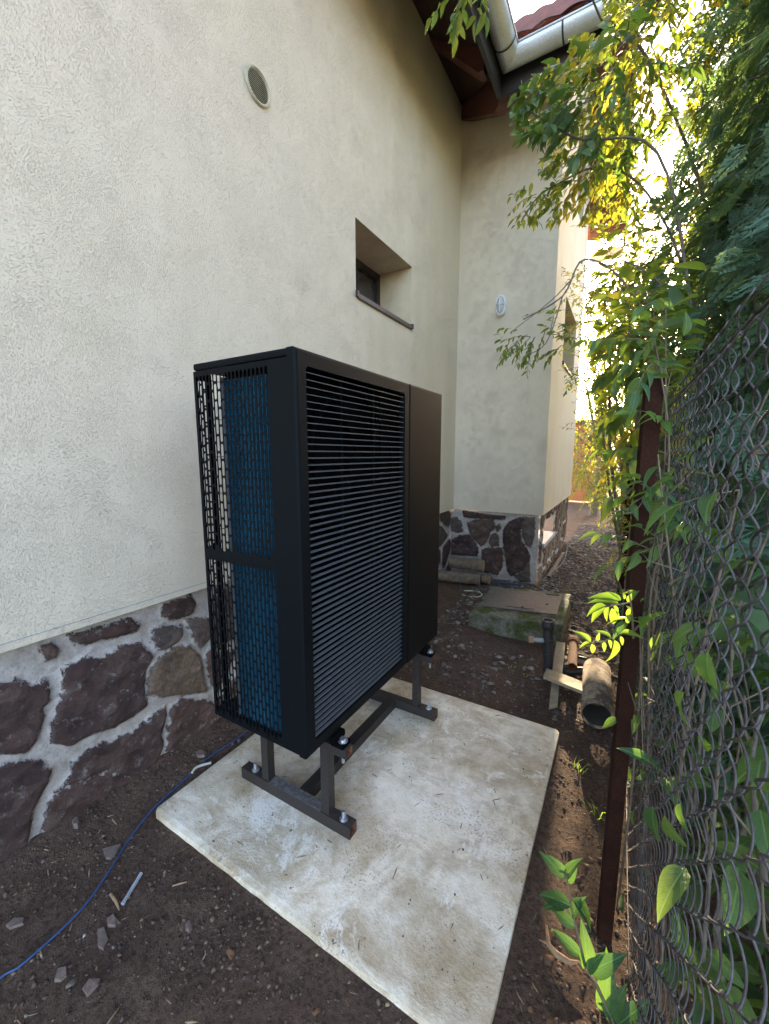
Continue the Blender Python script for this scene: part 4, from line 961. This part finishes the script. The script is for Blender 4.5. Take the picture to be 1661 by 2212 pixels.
for k, y in enumerate((1.25, 3.75, 6.25, 8.75, -1.25)):
    m = MB(); t = .005; M_ = Matrix.Translation((1.592, y, 0)) @ Matrix.Rotation(math.radians(11), 4, 'Z')
    m.box((0, 0, -.3), (.038, t, 1.64), 0, M=M_, bev=.001); m.box((0, t, -.3), (.005, .038, 1.64), 0, M=M_, bev=.001); m.build('post', MT['post'], fence)
# ---------------------------------------------------------------- foliage
def leaf_tpl(w=.36, n=5, fold=.25, curl=.25, tip=1.0):
    V = []; F = []
    for i in range(n+1):
        t = i/n; hw = w*.5*math.sin(PI*min(1, t**.85))**.8*(1-.35*t)*1.25 if 0 < t < 1 else 0
        z = -curl*t*t; V += [(-hw, t, z+fold*hw), (0, t, z), (hw, t, z+fold*hw)]
    for i in range(n):
        a = i*3; F += [(a, a+1, a+4, a+3), (a+1, a+2, a+5, a+4)]
    return np.array(V), np.array(F)
L_LAN = leaf_tpl(.38, 5); L_SM = leaf_tpl(.45, 2, .3, .2); L_OV = leaf_tpl(.50, 6, .35, .35); L_MD = leaf_tpl(.40, 8, .45, .5)
def thuja_tpl():
    V = []; F = []; r = random.Random(5)
    def blade(a, d, L, w):
        b = len(V); d = Vector(d).normalized(); s_ = Vector((d.y, -d.x, 0))*w
        a = Vector(a); V.extend([tuple(a-s_*.4), tuple(a+d*L*.55-s_), tuple(a+d*L), tuple(a+d*L*.55+s_)]); F.append((b, b+1, b+2, b+3))
    blade((0, 0, 0), (0, 1, 0), 1, .035)
    for i in range(9):
        t = .08+i*.095
        for s_ in (-1, 1):
            L = .42*(1-t*.75)*r.uniform(.8, 1.15); d = (s_*.75, .75, r.uniform(-.15, .15)); p = (0, t, -.15*t*t)
            blade(p, d, L, .030)
            if L > .2:
                for q in (.35, .65):
                    p2 = Vector(p)+Vector(d).normalized()*L*q
                    blade(p2, (s_*.35, 1, 0), L*.4, .022); blade(p2, (s_*1, .15, 0), L*.32, .02)
    return np.array(V, float), np.array(F)
L_TH = thuja_tpl()
SUNGAP = [(Vector(p), q) for p, q in (((1.56, 1.16, .95), .16), ((1.55, 1.16, 1.06), .10), ((1.56, .95, .22), .08), ((1.43, 5.3, 0), .15), ((1.24, 3.7, .13), .10))]
def in_gap(p):   # corridors cut through the leaves so the low sun reaches chosen spots
    for g, q in SUNGAP:
        v = p-g
        t = v.dot(sd)
        if t > .12 and (v-sd*t).length < q: return True
    return False
class Leaves:
    def __init__(s, flt=None): s.flt = flt; s.p = []; s.d = []; s.n = []; s.s = []
    def add(s, p, d, n, sz):
        if in_gap(Vector(p)): return
        if s.flt and not s.flt(Vector(p)+Vector(d).normalized()*sz*.6): return
        s.p.append(tuple(p)); s.d.append(tuple(d)); s.n.append(tuple(n)); s.s.append(sz)
    def build(s, name, tpl, mat, parent, rs=None):
        V, F = tpl; p = np.array(s.p); d = np.array(s.d, float); n = np.array(s.n, float); sz = np.array(s.s)
        d /= np.linalg.norm(d, axis=1)[:, None]+1e-9; x = np.cross(d, n); x /= np.linalg.norm(x, axis=1)[:, None]+1e-9; z = np.cross(x, d)
        W = p[:, None]+sz[:, None, None]*(V[None, :, 0:1]*x[:, None]+V[None, :, 1:2]*d[:, None]+V[None, :, 2:3]*z[:, None])
        FF = (F[None]+len(V)*np.arange(len(p))[:, None, None]).reshape(-1, F.shape[1])
        me = npmesh(W.reshape(-1, 3), FF, name)
        if len(V) > 20 and len(p) < 6000:
            for nm, c_ in (('lt', 1), ('lw', 0)):
                a_ = me.attributes.new(nm, 'FLOAT', 'POINT'); a_.data.foreach_set('value', np.tile(V[:, c_], len(p)).astype(np.float32))
        return link(name, me, MT[mat] if isinstance(mat, str) else mat, parent, True)
def rv(r, s=1): return Vector((r.gauss(0, s), r.gauss(0, s), r.gauss(0, s)))
def twig(LV, br, r, a, d, L, lsize, nl, droop=.35, rad=.0025, spread=.9, up=Vector((0, 0, 1)), wob=.25):
    """one twig: bends, droops, carries alternating leaves; returns its points"""
    P = [Vector(a)]; d = Vector(d).normalized(); n = 7
    for i in range(n):
        d = (d+rv(r, wob/n*1.2)+Vector((0, 0, -droop/n))).normalized(); P.append(P[-1]+d*L/n)
    if LV.flt and not all(LV.flt(p) for p in P): br = None
    if br is not None: br.tube(P, [rad*(1-.75*i/n) for i in range(n+1)], 4, cap=False)
    for k in range(nl):
        t = (.12+.88*(k+.5)/nl)*n; i = min(int(t), n-1); q = P[i].lerp(P[i+1], t-i); tg = (P[i+1]-P[i]).normalized()
        s_ = tg.cross(up);
        if s_.length < .1: s_ = Vector((1, 0, 0))
        s_.normalize(); sg = 1 if k % 2 else -1
        ld = (tg*.6+s_*sg*spread+rv(r, .22)+Vector((0, 0, -.25))).normalized()
        LV.add(q, ld, up+rv(r, .35), lsize*r.uniform(.65, 1.15))
    LV.add(P[-1], (P[-1]-P[-2]).normalized(), up+rv(r, .3), lsize)
    return P
def limb(br, P, r0, r1, n=7, sm=5):
    P = [Vector(p) for p in P]; Q = []
    for i in range(len(P)-1):
        p0, p1, p2, p3 = P[max(i-1, 0)], P[i], P[i+1], P[min(i+2, len(P)-1)]
        for k in range(sm):
            t = k/sm; Q.append(.5*((2*p1)+(p2-p0)*t+(2*p0-5*p1+4*p2-p3)*t*t+(3*p1-p0-3*p2+p3)*t*t*t))
    Q.append(P[-1]); N = len(Q)-1; br.tube(Q, [r0+(r1-r0)*i/N for i in range(N+1)], n, cap=False); return Q
# --- the overhanging shrub: rooted behind the fence, arches over it
shrub = thing('overhanging_shrub', 'tall backlit shrub arching over the fence towards the eaves', 'shrub', (2.0, 2.3, 0))
def outline(p):
    """the shrub leaves the gutter corner, the lamp wall and the gap towards the sky open"""
    x, y = pix(p)
    if p.y < 1.35: return True
    lim = 1300 if y < 80 else 1225 if y < 130 else 1180 if y < 150 else 1102 if y < 330 else 1165 if y < 410 else 1095 if y < 490 else 1345 if y < 590 else 1070
    if x < lim: return False
    if ((x-1442)/50)**2+((y-400)/125)**2 < 1 and r.random() < .93: return False
    if 1345 < x < 1400 and 540 < y < 640 and r.random() < .7: return False
    return True
def pix(p):
    d = Vector(p)-Vector((CX, 0, CH)); z = d.dot(_fw); return (830.5+FPX*d.dot(_r)/z, 1106-FPX*d.dot(_u)/z) if z > 0 else (9999, 9999)
r = random.Random(11); LV = Leaves(outline); BR = MB(); LY = Leaves(outline); LD = Leaves(outline)
main = []
for k, (P, ra) in enumerate([
    ([(2.0, 2.3, -.05), (1.93, 2.2, 1.0), (1.75, 2.1, 2.0), at(1420, 330, 2.1), at(1250, 300, 1.9), at(1130, 230, 1.75)], .009),
    ([(2.05, 2.35, -.05), (2.0, 2.4, 1.4), (1.82, 2.5, 2.5), at(1400, 130, 2.4), at(1310, 60, 2.2), at(1260, -60, 2.0)], .010),
    ([(2.02, 2.25, -.05), (1.96, 2.2, 1.2), (1.75, 2.2, 2.1), at(1400, 420, 2.3), at(1300, 360, 2.3), at(1200, 400, 2.2), at(1158, 430, 2.2), at(1125, 480, 2.2)], .007),
    ([(2.05, 2.2, -.05), (2.0, 2.1, .9), (1.8, 2.1, 1.7), at(1440, 640, 2.2), at(1400, 590, 2.2), at(1340, 560, 2.2)], .008),
    ([(2.1, 2.5, -.05), (2.05, 2.8, 1.6), (1.85, 2.9, 3.0), at(1440, 40, 3.0), at(1400, -80, 2.9)], .011),
    ([(2.0, 2.3, .6), (1.85, 2.2, 1.5), at(1370, 640, 2.1), at(1265, 560, 2.0), at(1215, 640, 1.95), at(1130, 690, 1.9)], .0055),
    ([at(1425, 0, 1.6), at(1150, -200, 1.25), at(1050, -110, 1.2), at(1000, -45, 1.2)], .006)]):
    main.append(limb(BR, P, ra, .003))
def mass(n, c, rad, lsize, L=.3, nl=10, LVs=(LV,), seed=0, br=BR, dirbias=Vector((-.5, -.2, -.3)), droop=.6, rad_=.002, hole=None):
    q = random.Random(seed)
    for _ in range(n):
        while True:
            v = rv(q, .45)
            if v.length < 1.1: break
        p = Vector(c)+Vector((v.x*rad[0], v.y*rad[1], v.z*rad[2]))
        if hole and hole(p): continue
        twig(q.choice(LVs), br, q, p, v.normalized()*.7+dirbias+rv(q, .5), L*q.uniform(.6, 1.2), lsize, nl, droop, rad_)
def pix(p):
    d = Vector(p)-Vector((CX, 0, CH)); z = d.dot(_fw); return (830.5+FPX*d.dot(_r)/z, 1106-FPX*d.dot(_u)/z) if z > 0 else (9999, 9999)
# left clump of dark long leaves
for (x, y, Y) in [(1140, 200, 1.75), (1120, 240, 1.75), (1160, 270, 1.75), (1185, 190, 1.8), (1215, 215, 1.8), (1240, 250, 1.85), (1200, 160, 1.8), (1150, 300, 1.75), (1260, 215, 1.85), (1285, 260, 1.85)]:
    for j in range(2): twig(LD, BR, r, at(x+25, y-10, Y), Vector((-.9, -.25, -.35))+rv(r, .3), .17, .062, 8, .6, .0018)
mass(30, at(1320, 190, 2.0), (.20, .30, .24), .066, .22, 9, (LD, LD, LV), 1, droop=.4)
mass(130, at(1370, 130, 2.3), (.32, .5, .40), .046, .20, 11, (LY, LY, LV), 2, droop=.3)
mass(150, at(1425, 40, 2.6), (.42, .6, .45), .044, .20, 11, (LY, LV, LY), 3, droop=.3)
mass(34, at(1340, 330, 2.3), (.20, .35, .20), .044, .18, 9, (LY, LY, LV), 4, droop=.3)
mass(70, at(1375, 500, 3.2), (.22, .5, .28), .045, .2, 10, (LV, LY), 25, droop=.3)
mass(14, at(1310, 410, 2.3), (.13, .25, .18), .055, .2, 8, (LY,), 5, dirbias=Vector((-.1, 0, -1)))
mass(16, at(1230, 380, 2.25), (.16, .2, .10), .045, .2, 9, (LV, LY), 6)
mass(8, at(1200, 400, 2.2), (.08, .1, .06), .045, .16, 8, (LV,), 7)
for q_ in main[2][-9:]: twig(LV, BR, r, q_, rv(r, .5)+Vector((0, 0, -.5)), .07, .048, 3, .4, .0012)
mass(10, at(1150, 720, 1.85), (.09, .10, .045), .032, .13, 9, (LV,), 8, dirbias=Vector((-.8, -.2, -.5)))
mass(8, at(1105, 740, 1.8), (.05, .06, .03), .032, .12, 8, (LV,), 9, dirbias=Vector((-.8, -.2, -.6)))
mass(5, at(1235, 740, 1.9), (.08, .1, .04), .035, .12, 7, (LV,), 10, dirbias=Vector((-.4, -.2, .3)))
limb(BR, [main[5][-6], at(1180, 740, 1.88), at(1130, 770, 1.85)], .003, .001)
limb(BR, [main[5][-8], at(1190, 650, 1.9), at(1100, 720, 1.82)], .003, .001)
for q_ in main[6][-6:]: twig(LV, BR, r, q_, Vector((-.4, 0, -.7))+rv(r, .3), .12, .045, 7, .5, .0014)
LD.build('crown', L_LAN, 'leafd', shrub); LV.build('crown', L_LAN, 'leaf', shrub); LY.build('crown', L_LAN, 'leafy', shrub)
BR.build('stem', MT['stem'], shrub, True)
# --- mid shrub over the fence line further on
def bush(name, label, cat, root, masses, mat, tpl, seed, mat2=None, limbs=(), stemmat='stem', group=None, flt=None):
    t = thing(name, label, cat, root, group); A, B, br = Leaves(flt), Leaves(flt), MB(); q = random.Random(seed)
    for i, mm in enumerate(masses):
        n, c, rad, ls, L, nl = mm[:6]; c = Vector(c)
        limb(br, [Vector(root), Vector(root).lerp(c, .5)+Vector((q.uniform(-.15, .15), q.uniform(-.15, .15), .1)), c], .018, .004)
        mass(n, c, rad, ls, L, nl, (A, A, B) if mat2 else (A,), seed*31+i, br, Vector((0, -.1, .1)), .45)
    for P, a, b in limbs: limb(br, P, a, b)
    A.build('foliage', tpl, mat, t)
    if B.p: B.build('foliage', tpl, mat2, t)
    br.build('stem', MT[stemmat], t, True); return t
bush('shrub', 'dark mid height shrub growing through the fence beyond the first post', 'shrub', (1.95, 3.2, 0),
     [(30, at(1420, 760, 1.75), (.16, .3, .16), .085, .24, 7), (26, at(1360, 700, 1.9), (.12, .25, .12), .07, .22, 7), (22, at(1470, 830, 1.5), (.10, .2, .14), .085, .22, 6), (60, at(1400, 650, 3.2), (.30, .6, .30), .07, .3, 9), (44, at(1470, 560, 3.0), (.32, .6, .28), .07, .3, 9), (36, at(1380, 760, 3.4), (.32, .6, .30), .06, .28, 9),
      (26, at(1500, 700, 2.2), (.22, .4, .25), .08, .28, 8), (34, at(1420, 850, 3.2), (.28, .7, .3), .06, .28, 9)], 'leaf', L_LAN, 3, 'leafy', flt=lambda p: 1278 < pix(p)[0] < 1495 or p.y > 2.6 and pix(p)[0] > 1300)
bush('shrub', 'sunlit small leaved shrub hanging over the path far along the fence', 'shrub', (1.9, 5.0, 0),
     [(60, at(1290, 660, 5.4), (.4, .6, .35), .05, .3, 9), (70, at(1290, 800, 6.0), (.35, .9, .45), .05, .3, 9), (80, at(1340, 880, 7.0), (.55, 1.0, .55), .055, .35, 9), (70, at(1350, 1000, 7.5), (.5, 1.0, .4), .055, .35, 9), (50, at(1330, 700, 5.0), (.5, .9, .45), .055, .35, 9), (60, at(1330, 860, 5.2), (.45, .9, .45), .05, .35, 9), (50, at(1370, 950, 4.6), (.30, .8, .4), .05, .3, 9),
      (40, at(1375, 1060, 4.6), (.25, .8, .35), .05, .3, 9), (30, at(1380, 620, 4.6), (.4, .7, .4), .055, .35, 9)], 'leafy', L_LAN, 4, 'leafd')
bush('shrub', 'lacy small leaved shrub between the house corner and the first post', 'shrub', (1.75, 4.0, 0),
     [(60, at(1325, 610, 3.6), (.24, .5, .14), .042, .20, 10), (110, at(1300, 700, 3.9), (.26, .5, .24), .040, .20, 10), (110, at(1295, 830, 4.2), (.24, .5, .25), .038, .20, 10), (70, at(1335, 900, 3.8), (.22, .5, .2), .04, .2, 10), (60, at(1345, 980, 3.8), (.16, .5, .22), .036, .2, 10),
      (40, at(1350, 1080, 3.8), (.11, .5, .2), .032, .16, 10), (34, at(1352, 1180, 3.4), (.07, .4, .16), .028, .14, 10)], 'leafy', L_LAN, 14, 'leafd', flt=lambda p: pix(p)[0] > 1262)
# --- conifer
thu = thing('conifer', 'dark drooping conifer hedge tree filling the upper right behind the fence', 'tree', (2.9, 2.6, 0))
LT = Leaves(); br = MB(); q = random.Random(21)
limb(br, [(2.9, 2.6, -.05), (2.88, 2.6, 2.5), (2.85, 2.6, 5.6)], .09, .02)
def in_th(p):
    x, y = pix(p)
    lim = 1500+max(0, 330-y)*(-.1)+ (60 if 260 < y < 620 else 0)*0
    if 250 < y < 640: lim = 1500+25*math.sin(y*.03)
    if y >= 640: lim = 1530
    return x > lim-q.uniform(0, 35)
for k in range(4200):
    ph = q.uniform(0, 2*PI); z = q.uniform(.2, 5.4); R0 = 1.12*(1-(z/6.6)**2)**.5*q.uniform(.62, 1.0)
    p = Vector((2.9+R0*math.cos(ph)*1.0, 2.6+R0*math.sin(ph)*1.3, z))
    if p.x > 3.0 or p.y > 3.5 or not in_th(p): continue
    o = Vector((math.cos(ph), math.sin(ph), -.15)); P = [p]
    d = (o+rv(q, .3)).normalized()
    for j in range(4):
        d = (d+Vector((0, 0, -.10))+rv(q, .1)).normalized(); P.append(P[-1]+d*.07)
    br.tube(P, [.004, .003, .002, .002, .001], 3, cap=False)
    for j in range(5):
        for s_ in (-1, 1):
            if q.random() < .15: continue
            sd_ = d.cross(Vector((0, 0, 1))).normalized()*s_
            LT.add(P[j], d*.8+sd_*.8+Vector((0, 0, -.45))+rv(q, .2), Vector((0, 0, 1))*.6+o*.6+rv(q, .35), q.uniform(.12, .19))
LT.build('foliage', L_TH, 'thuja', thu); br.build('trunk', MT['stem'], thu, True)
thu2 = thing('conifer', 'olive conifer standing behind the dark one, tips lit by the sun', 'tree', (3.0, 4.6, 0))
LT = Leaves(); br = MB(); limb(br, [(3.0, 4.6, -.05), (3.0, 4.6, 3), (3.0, 4.6, 6.2)], .1, .02); q = random.Random(22)
for k in range(900):
    ph = q.uniform(0, 2*PI); z = q.uniform(1.0, 6.2); R0 = 1.15*(1-(z/7.2)**2)**.5*q.uniform(.5, 1.0)
    p = Vector((3.0+R0*math.cos(ph), 4.6+R0*math.sin(ph)*1.3, z)); o = Vector((math.cos(ph), math.sin(ph), -.1))
    x_, y_ = pix(p)
    if p.x > 3.6 or (x_ < 1505 and y_ > 230): continue
    for j in range(8): LT.add(p+rv(q, .06), o*.7+rv(q, .45)+Vector((0, 0, -.35)), Vector((0, 0, 1))*.6+o*.6+rv(q, .35), q.uniform(.13, .22))
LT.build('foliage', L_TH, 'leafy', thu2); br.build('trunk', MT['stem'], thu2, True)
# --- undergrowth behind the fence
und = [(40, (1.95, .75, 1.0), (.22, .4, .35), .075, .3, 7), (46, (2.0, 1.2, .85), (.28, .5, .5), .075, .3, 7), (46, (2.05, 1.9, .8), (.3, .6, .55), .07, .3, 8), (40, (1.95, .7, .35), (.25, .45, .3), .075, .28, 7),
       (40, (2.1, 1.4, .3), (.35, .6, .25), .075, .28, 7), (40, (2.0, 2.8, .9), (.3, .7, .6), .065, .3, 8), (34, (2.0, 2.8, .3), (.3, .7, .3), .06, .3, 8)]
qq = random.Random(5)
bush('undergrowth', 'broad leaved undergrowth with bare grey stems right behind the chain link', 'shrub', (2.05, 1.3, 0), und, 'ivy', L_OV, 9, 'leafd',
     [([(qq.uniform(1.74, 2.0), y, -.05), (qq.uniform(1.74, 1.95), y+qq.uniform(-.15, .15), .5), (qq.uniform(1.74, 1.95), y+qq.uniform(-.3, .3), 1.0), (qq.uniform(1.75, 2.0), y+qq.uniform(-.4, .4), qq.uniform(1.3, 1.7))], qq.uniform(.004, .011), .002) for y in np.linspace(.45, 3.3, 16)]
     + [([(1.74, y, qq.uniform(.1, 1.3)), (1.78, y+.25, qq.uniform(.2, 1.4)), (1.95, y+.6, qq.uniform(.2, 1.4))], .004, .0015) for y in np.linspace(.4, 2.6, 12)], flt=lambda p: p.x > 1.715)
bush('undergrowth', 'dense darker hedge mass further back behind the undergrowth', 'hedge', (2.9, 2.4, 0),
     [(110, (2.75, 1.0, .9), (.35, .8, .9), .085, .35, 9), (110, (2.8, 2.2, .9), (.35, .9, .9), .085, .35, 9), (110, (2.7, 3.6, 1.0), (.4, 1.0, 1.0), .085, .35, 9), (80, (2.5, 5.4, 1.2), (.4, 1.2, 1.0), .08, .35, 9), (80, (2.4, 7.2, 1.2), (.4, 1.2, 1.0), .08, .35, 9)], 'leafd', L_SM, 12, 'ivy')
# --- climbing vine on the chain link, around the top of the first post
vine = thing('climbing_vine', 'broad leaved vine climbing the chain link around the top of the first post', 'vine', (1.69, 1.3, 0))
q = random.Random(77); A, B, br = Leaves(), Leaves(), MB()
for P, rr in (([(1.70, 1.35, -.05), (1.69, 1.38, .5), (1.66, 1.33, 1.0), (1.655, 1.28, 1.45), (1.60, 1.22, 1.72)], .0055), ([(1.70, 1.32, -.05), (1.675, 1.30, .6), (1.64, 1.22, 1.1), (1.67, 1.12, 1.3), (1.66, 1.05, 1.42)], .004),
              ([(1.72, .9, -.05), (1.70, .95, .5), (1.69, .85, 1.0), (1.70, .75, 1.4)], .004), ([(1.70, 1.6, 0), (1.68, 1.55, .8), (1.66, 1.45, 1.4), (1.62, 1.35, 1.85)], .0045), ([(1.70, 1.15, 1.0), (1.66, 1.05, 1.2), (1.62, 1.1, 1.45)], .003)):
    Q = limb(br, P, rr, .0015)
    for p in Q[6:]:
        if p.z > 1.15 and p.y > 1.1 and q.random() < .9: twig(q.choice((A, A, B)), br, q, p, Vector((-.6, -.4, .3))+rv(q, .5), .15, .050, 6, .5, .0016)
        elif q.random() < .35: twig(A, br, q, p, Vector((-.2, -.4, .2))+rv(q, .5), .08, .055, 2, .5, .0014)
for k in range(46):
    y = q.uniform(.45, 2.4); z = q.uniform(.1, 1.35); A.add((q.choice((1.652, 1.69)), y, z), Vector((q.uniform(-.3, .1), q.uniform(-.7, .5), q.uniform(-.9, .2))), Vector((-.7, -.4, .5))+rv(q, .3), q.uniform(.035, .075))
for k in range(110):
    a = Vector((q.uniform(1.675, 1.80), q.uniform(.35, 3.2), q.uniform(0, 1.5))); P = [a]; d = Vector((q.uniform(-.2, .2), q.uniform(-1, 1), q.uniform(-.4, 1))).normalized()
    for _ in range(5): d = (d+rv(q, .3)).normalized(); P.append(P[-1]+d*q.uniform(.03, .07)); P[-1].x = max(P[-1].x, 1.672)
    br.tube(P, [.0022, .002, .0017, .0014, .001, .0006], 4, cap=False)
for k in range(14):
    a = Vector((1.655, q.uniform(1.0, 1.5), q.uniform(.7, 1.45))); br.tube([a, a+Vector((q.uniform(-.04, .03), q.uniform(-.12, .1), q.uniform(-.08, .12))), a+Vector((q.uniform(-.07, .04), q.uniform(-.25, .2), q.uniform(-.2, .22)))], [.0022, .0018, .0009], 4, cap=False)
A.build('leaves', L_MD, 'ivy', vine); B.build('leaves', L_MD, 'sprig', vine); br.build('stem', MT['twig'], vine, True)
# --- sunlit sprig on the first post
spg = thing('sunlit_sprig', 'bright backlit sprig with oval leaves hanging in front of the first post', 'plant', (1.62, 1.32, 0))
A = Leaves(); br = MB(); PZ = lambda x, y, Y=1.16: at((2100+x*.3612)/1.8519, (2350+y*.3612)/1.8519, Y)
stm = [(1.64, 1.34, 0), (1.645, 1.3, .5), PZ(1300, 560, 1.28), PZ(1180, 500, 1.2), PZ(1050, 520)]
limb(br, stm, .004, .0022)
limb(br, [PZ(1200, 560, 1.2), PZ(1190, 350, 1.18), PZ(1170, 160), PZ(1140, 20)], .003, .0015)
limb(br, [PZ(1050, 520), PZ(960, 560), PZ(860, 600), PZ(740, 605)], .002, .001)
limb(br, [PZ(1170, 160), PZ(1060, 190), PZ(940, 200)], .002, .001)
def lf(a, b, wd=1, n=(0, -.5, 1)):
    a = PZ(*a); b = PZ(*b)+Vector((0, rnd.uniform(-.012, .012), 0)); A.add(a, b-a, Vector(n)+rv(rnd, .2), (b-a).length*1.02)
for a, b in [((900, 200), (660, 235)), ((890, 225), (685, 330)), ((930, 215), (860, 340)), ((960, 230), (1030, 470)), ((980, 200), (1060, 300)), ((1040, 180), (740, 70)), ((1050, 150), (730, 35)), ((1060, 150), (960, 20)),
             ((1140, 170), (1210, 30)), ((1100, 130), (1105, 60)), ((1060, 500), (1285, 490)), ((1060, 540), (1090, 620)), ((1045, 510), (990, 450)), ((990, 580), (1010, 880)), ((730, 610), (590, 460)), ((720, 615), (600, 620)),
             ((740, 625), (770, 750)), ((800, 590), (820, 510)), ((950, 560), (850, 440)), ((870, 600), (890, 690)), ((1150, 230), (1160, 380)), ((1130, 400), (1165, 290)), ((1280, 470), (1420, 200)), ((1170, 250), (1130, 200)),
             ((1400, 690), (1580, 430)), ((1320, 120), (1270, 140)), ((930, 580), (960, 660)), ((1250, 60), (1100, 20)), ((1300, 430), (1240, 330))]: lf(a, b)
A.build('leaves', L_MD, 'sprig', spg); br.build('stem', MT['twig'], spg, True)
# --- seedling in the foreground
sed = thing('young_plant', 'young green plant with long leaves at the bottom beside the slab', 'plant', (1.63, .93, -.03))
A = Leaves(); br = MB(); P8 = lambda x, y, Y=.95: at((2000+x*.6478)/1.8519, (2700+y*.6478)/1.8519, Y)
limb(br, [P8(760, 2300, .93), P8(700, 2150), P8(600, 1920), P8(540, 1820), P8(480, 1600), P8(440, 1430), P8(420, 1300), P8(405, 1200)], .004, .0015)
limb(br, [P8(760, 2300, .93), Vector((1.69, .93, -.05))], .004, .005)
def l8(a, b, k=1.0):
    a = P8(*a); b = P8(*b)+Vector((0, rnd.uniform(-.01, .01), 0)); A.add(a, b-a, Vector((0, -.5, 1))+rv(rnd, .2), (b-a).length*k)
for a, b in [((410, 1250), (255, 1110)), ((405, 1220), (330, 1120)), ((410, 1260), (440, 1130)), ((415, 1280), (465, 1210)), ((440, 1430), (215, 1340)), ((430, 1440), (250, 1370)), ((445, 1380), (635, 1590)), ((440, 1490), (480, 1380)),
             ((470, 1560), (310, 1440)), ((500, 1740), (350, 1580)), ((540, 1820), (545, 1620)), ((540, 1830), (590, 1720)), ((550, 1830), (730, 1760)), ((640, 2080), (690, 1850)), ((680, 2110), (735, 1960)), ((700, 2140), (640, 2000)), ((720, 2170), (870, 2050)), ((740, 2200), (780, 2110))]: l8(a, b)
A.build('leaves', L_MD, 'sprig2', sed); br.build('stem', MT['twig'], sed, True)
# --- background trees
def tree(label, x, y, h, R, n, seed, mat='leafy', mat2='leafd', ls=.085, z0=.3, name='tree'):
    t = thing(name, label, 'tree', (x, y, 0), 'trees at the far end of the path'); A, B, br = Leaves(), Leaves(), MB(); q = random.Random(seed)
    limb(br, [(x, y, -.1), (x+.1, y, h*.5), (x, y+.1, h*.9)], .10, .02)
    for k in range(n):
        u_ = rv(q, 1).normalized(); p = Vector((x, y, h*.56))+Vector((u_.x*R, u_.y*R, u_.z*(h*.5-z0*.5)))*q.uniform(.35, 1)**.6
        p += Vector((0, 0, 0)); 
        twig(q.choice((A, A, B)), br if k % 4 == 0 else None, q, p, u_+rv(q, .5), .4, ls, 9, .6, .005)
        if k % 30 == 0: limb(br, [(x, y, h*.35), Vector((x, y, h*.5)).lerp(p, .6), p], .03, .005)
    A.build('crown', L_SM, mat, t); B.build('crown', L_SM, mat2, t); br.build('trunk', MT['stem'], t, True)
tree('low yellow green tree just right of the house corner', 1.0, 11.0, 4.0, 1.2, 950, 31, ls=.08)
tree('sunlit tree leaning over the path behind the lacy shrub', 1.85, 9.3, 4.9, .9, 560, 41, ls=.06)
tree('green tree behind the fence in the middle distance', 2.5, 9.0, 4.0, 1.1, 460, 32)
tree('broad low tree behind the orange shed', -.6, 16.5, 3.9, 1.9, 600, 33)
tree('tall tree right of the shed', 3.0, 13.0, 5.2, 1.7, 620, 34, ls=.1)
tree('dark tree at the far right behind the conifers', 4.4, 7.0, 4.6, 1.6, 560, 35, 'leafd', 'leaf', .1)
tree('dark tree close behind the conifer hedge', 4.3, 3.0, 4.0, 1.3, 420, 36, 'leafd', 'leafd', .1)
# --- shed, fence bits at the far end
shed = thing('garden_shed', 'orange brown boarded shed wall at the end of the path', 'shed', (.7, 14.0, 0))
m = MB()
for k in range(16): m.box((-.6, 14.0, .15*k), (1.15, 14.03+.01, .15*k+.143))
m.box((-.6, 14.045, 0), (1.15, 14.1, 2.4)); m.build('wall', MT['orange'], shed)
m = MB(); m.box((-.7, 13.85, 2.42), (1.25, 16, 2.50)); m.build('roof', MT['fascia'], shed)
for x in (-.6, 1.12): m = MB(); m.box((x, 13.95, 0), (x+.06, 13.999, 2.4)); m.build('corner_post', MT['plank'], shed)
# --- grass tufts and weeds
def tuft(x, y, n, h, seed, label):
    q = random.Random(seed); m = MB()
    for k in range(n):
        a = q.uniform(0, 2*PI); l = h*q.uniform(.5, 1.1); d = Vector((math.cos(a)*q.uniform(.2, .9), math.sin(a)*q.uniform(.2, .9), 1)).normalized()
        p = Vector((x+q.gauss(0, .015), y+q.gauss(0, .015), float(gz(x, y)))); s_ = d.cross(Vector((.3, .2, 1))).normalized()*.0017
        p1 = p+d*l*.5; p2 = p1+(d+Vector((math.cos(a)*.6, math.sin(a)*.6, -.5))).normalized()*l*.5
        m.add([p-s_, p+s_, p1+s_, p1-s_, p2], [(0, 1, 2, 3), (3, 2, 4)])
    tag(m.build('grass_tuft', MT['sprig']), label, 'grass', 'grass tufts in the soil')
tuft(1.47, 1.95, 9, .09, 1, 'grass tuft between the cement pipe and the slab corner')
tuft(1.56, 1.72, 10, .08, 2, 'grass tuft at the foot of the fence beside the slab')
tuft(.98, 2.75, 7, .035, 3, 'tiny green weed in the soil left of the standpipe')
tuft(1.08, 2.70, 6, .035, 4, 'tiny green weed close to the standpipe')
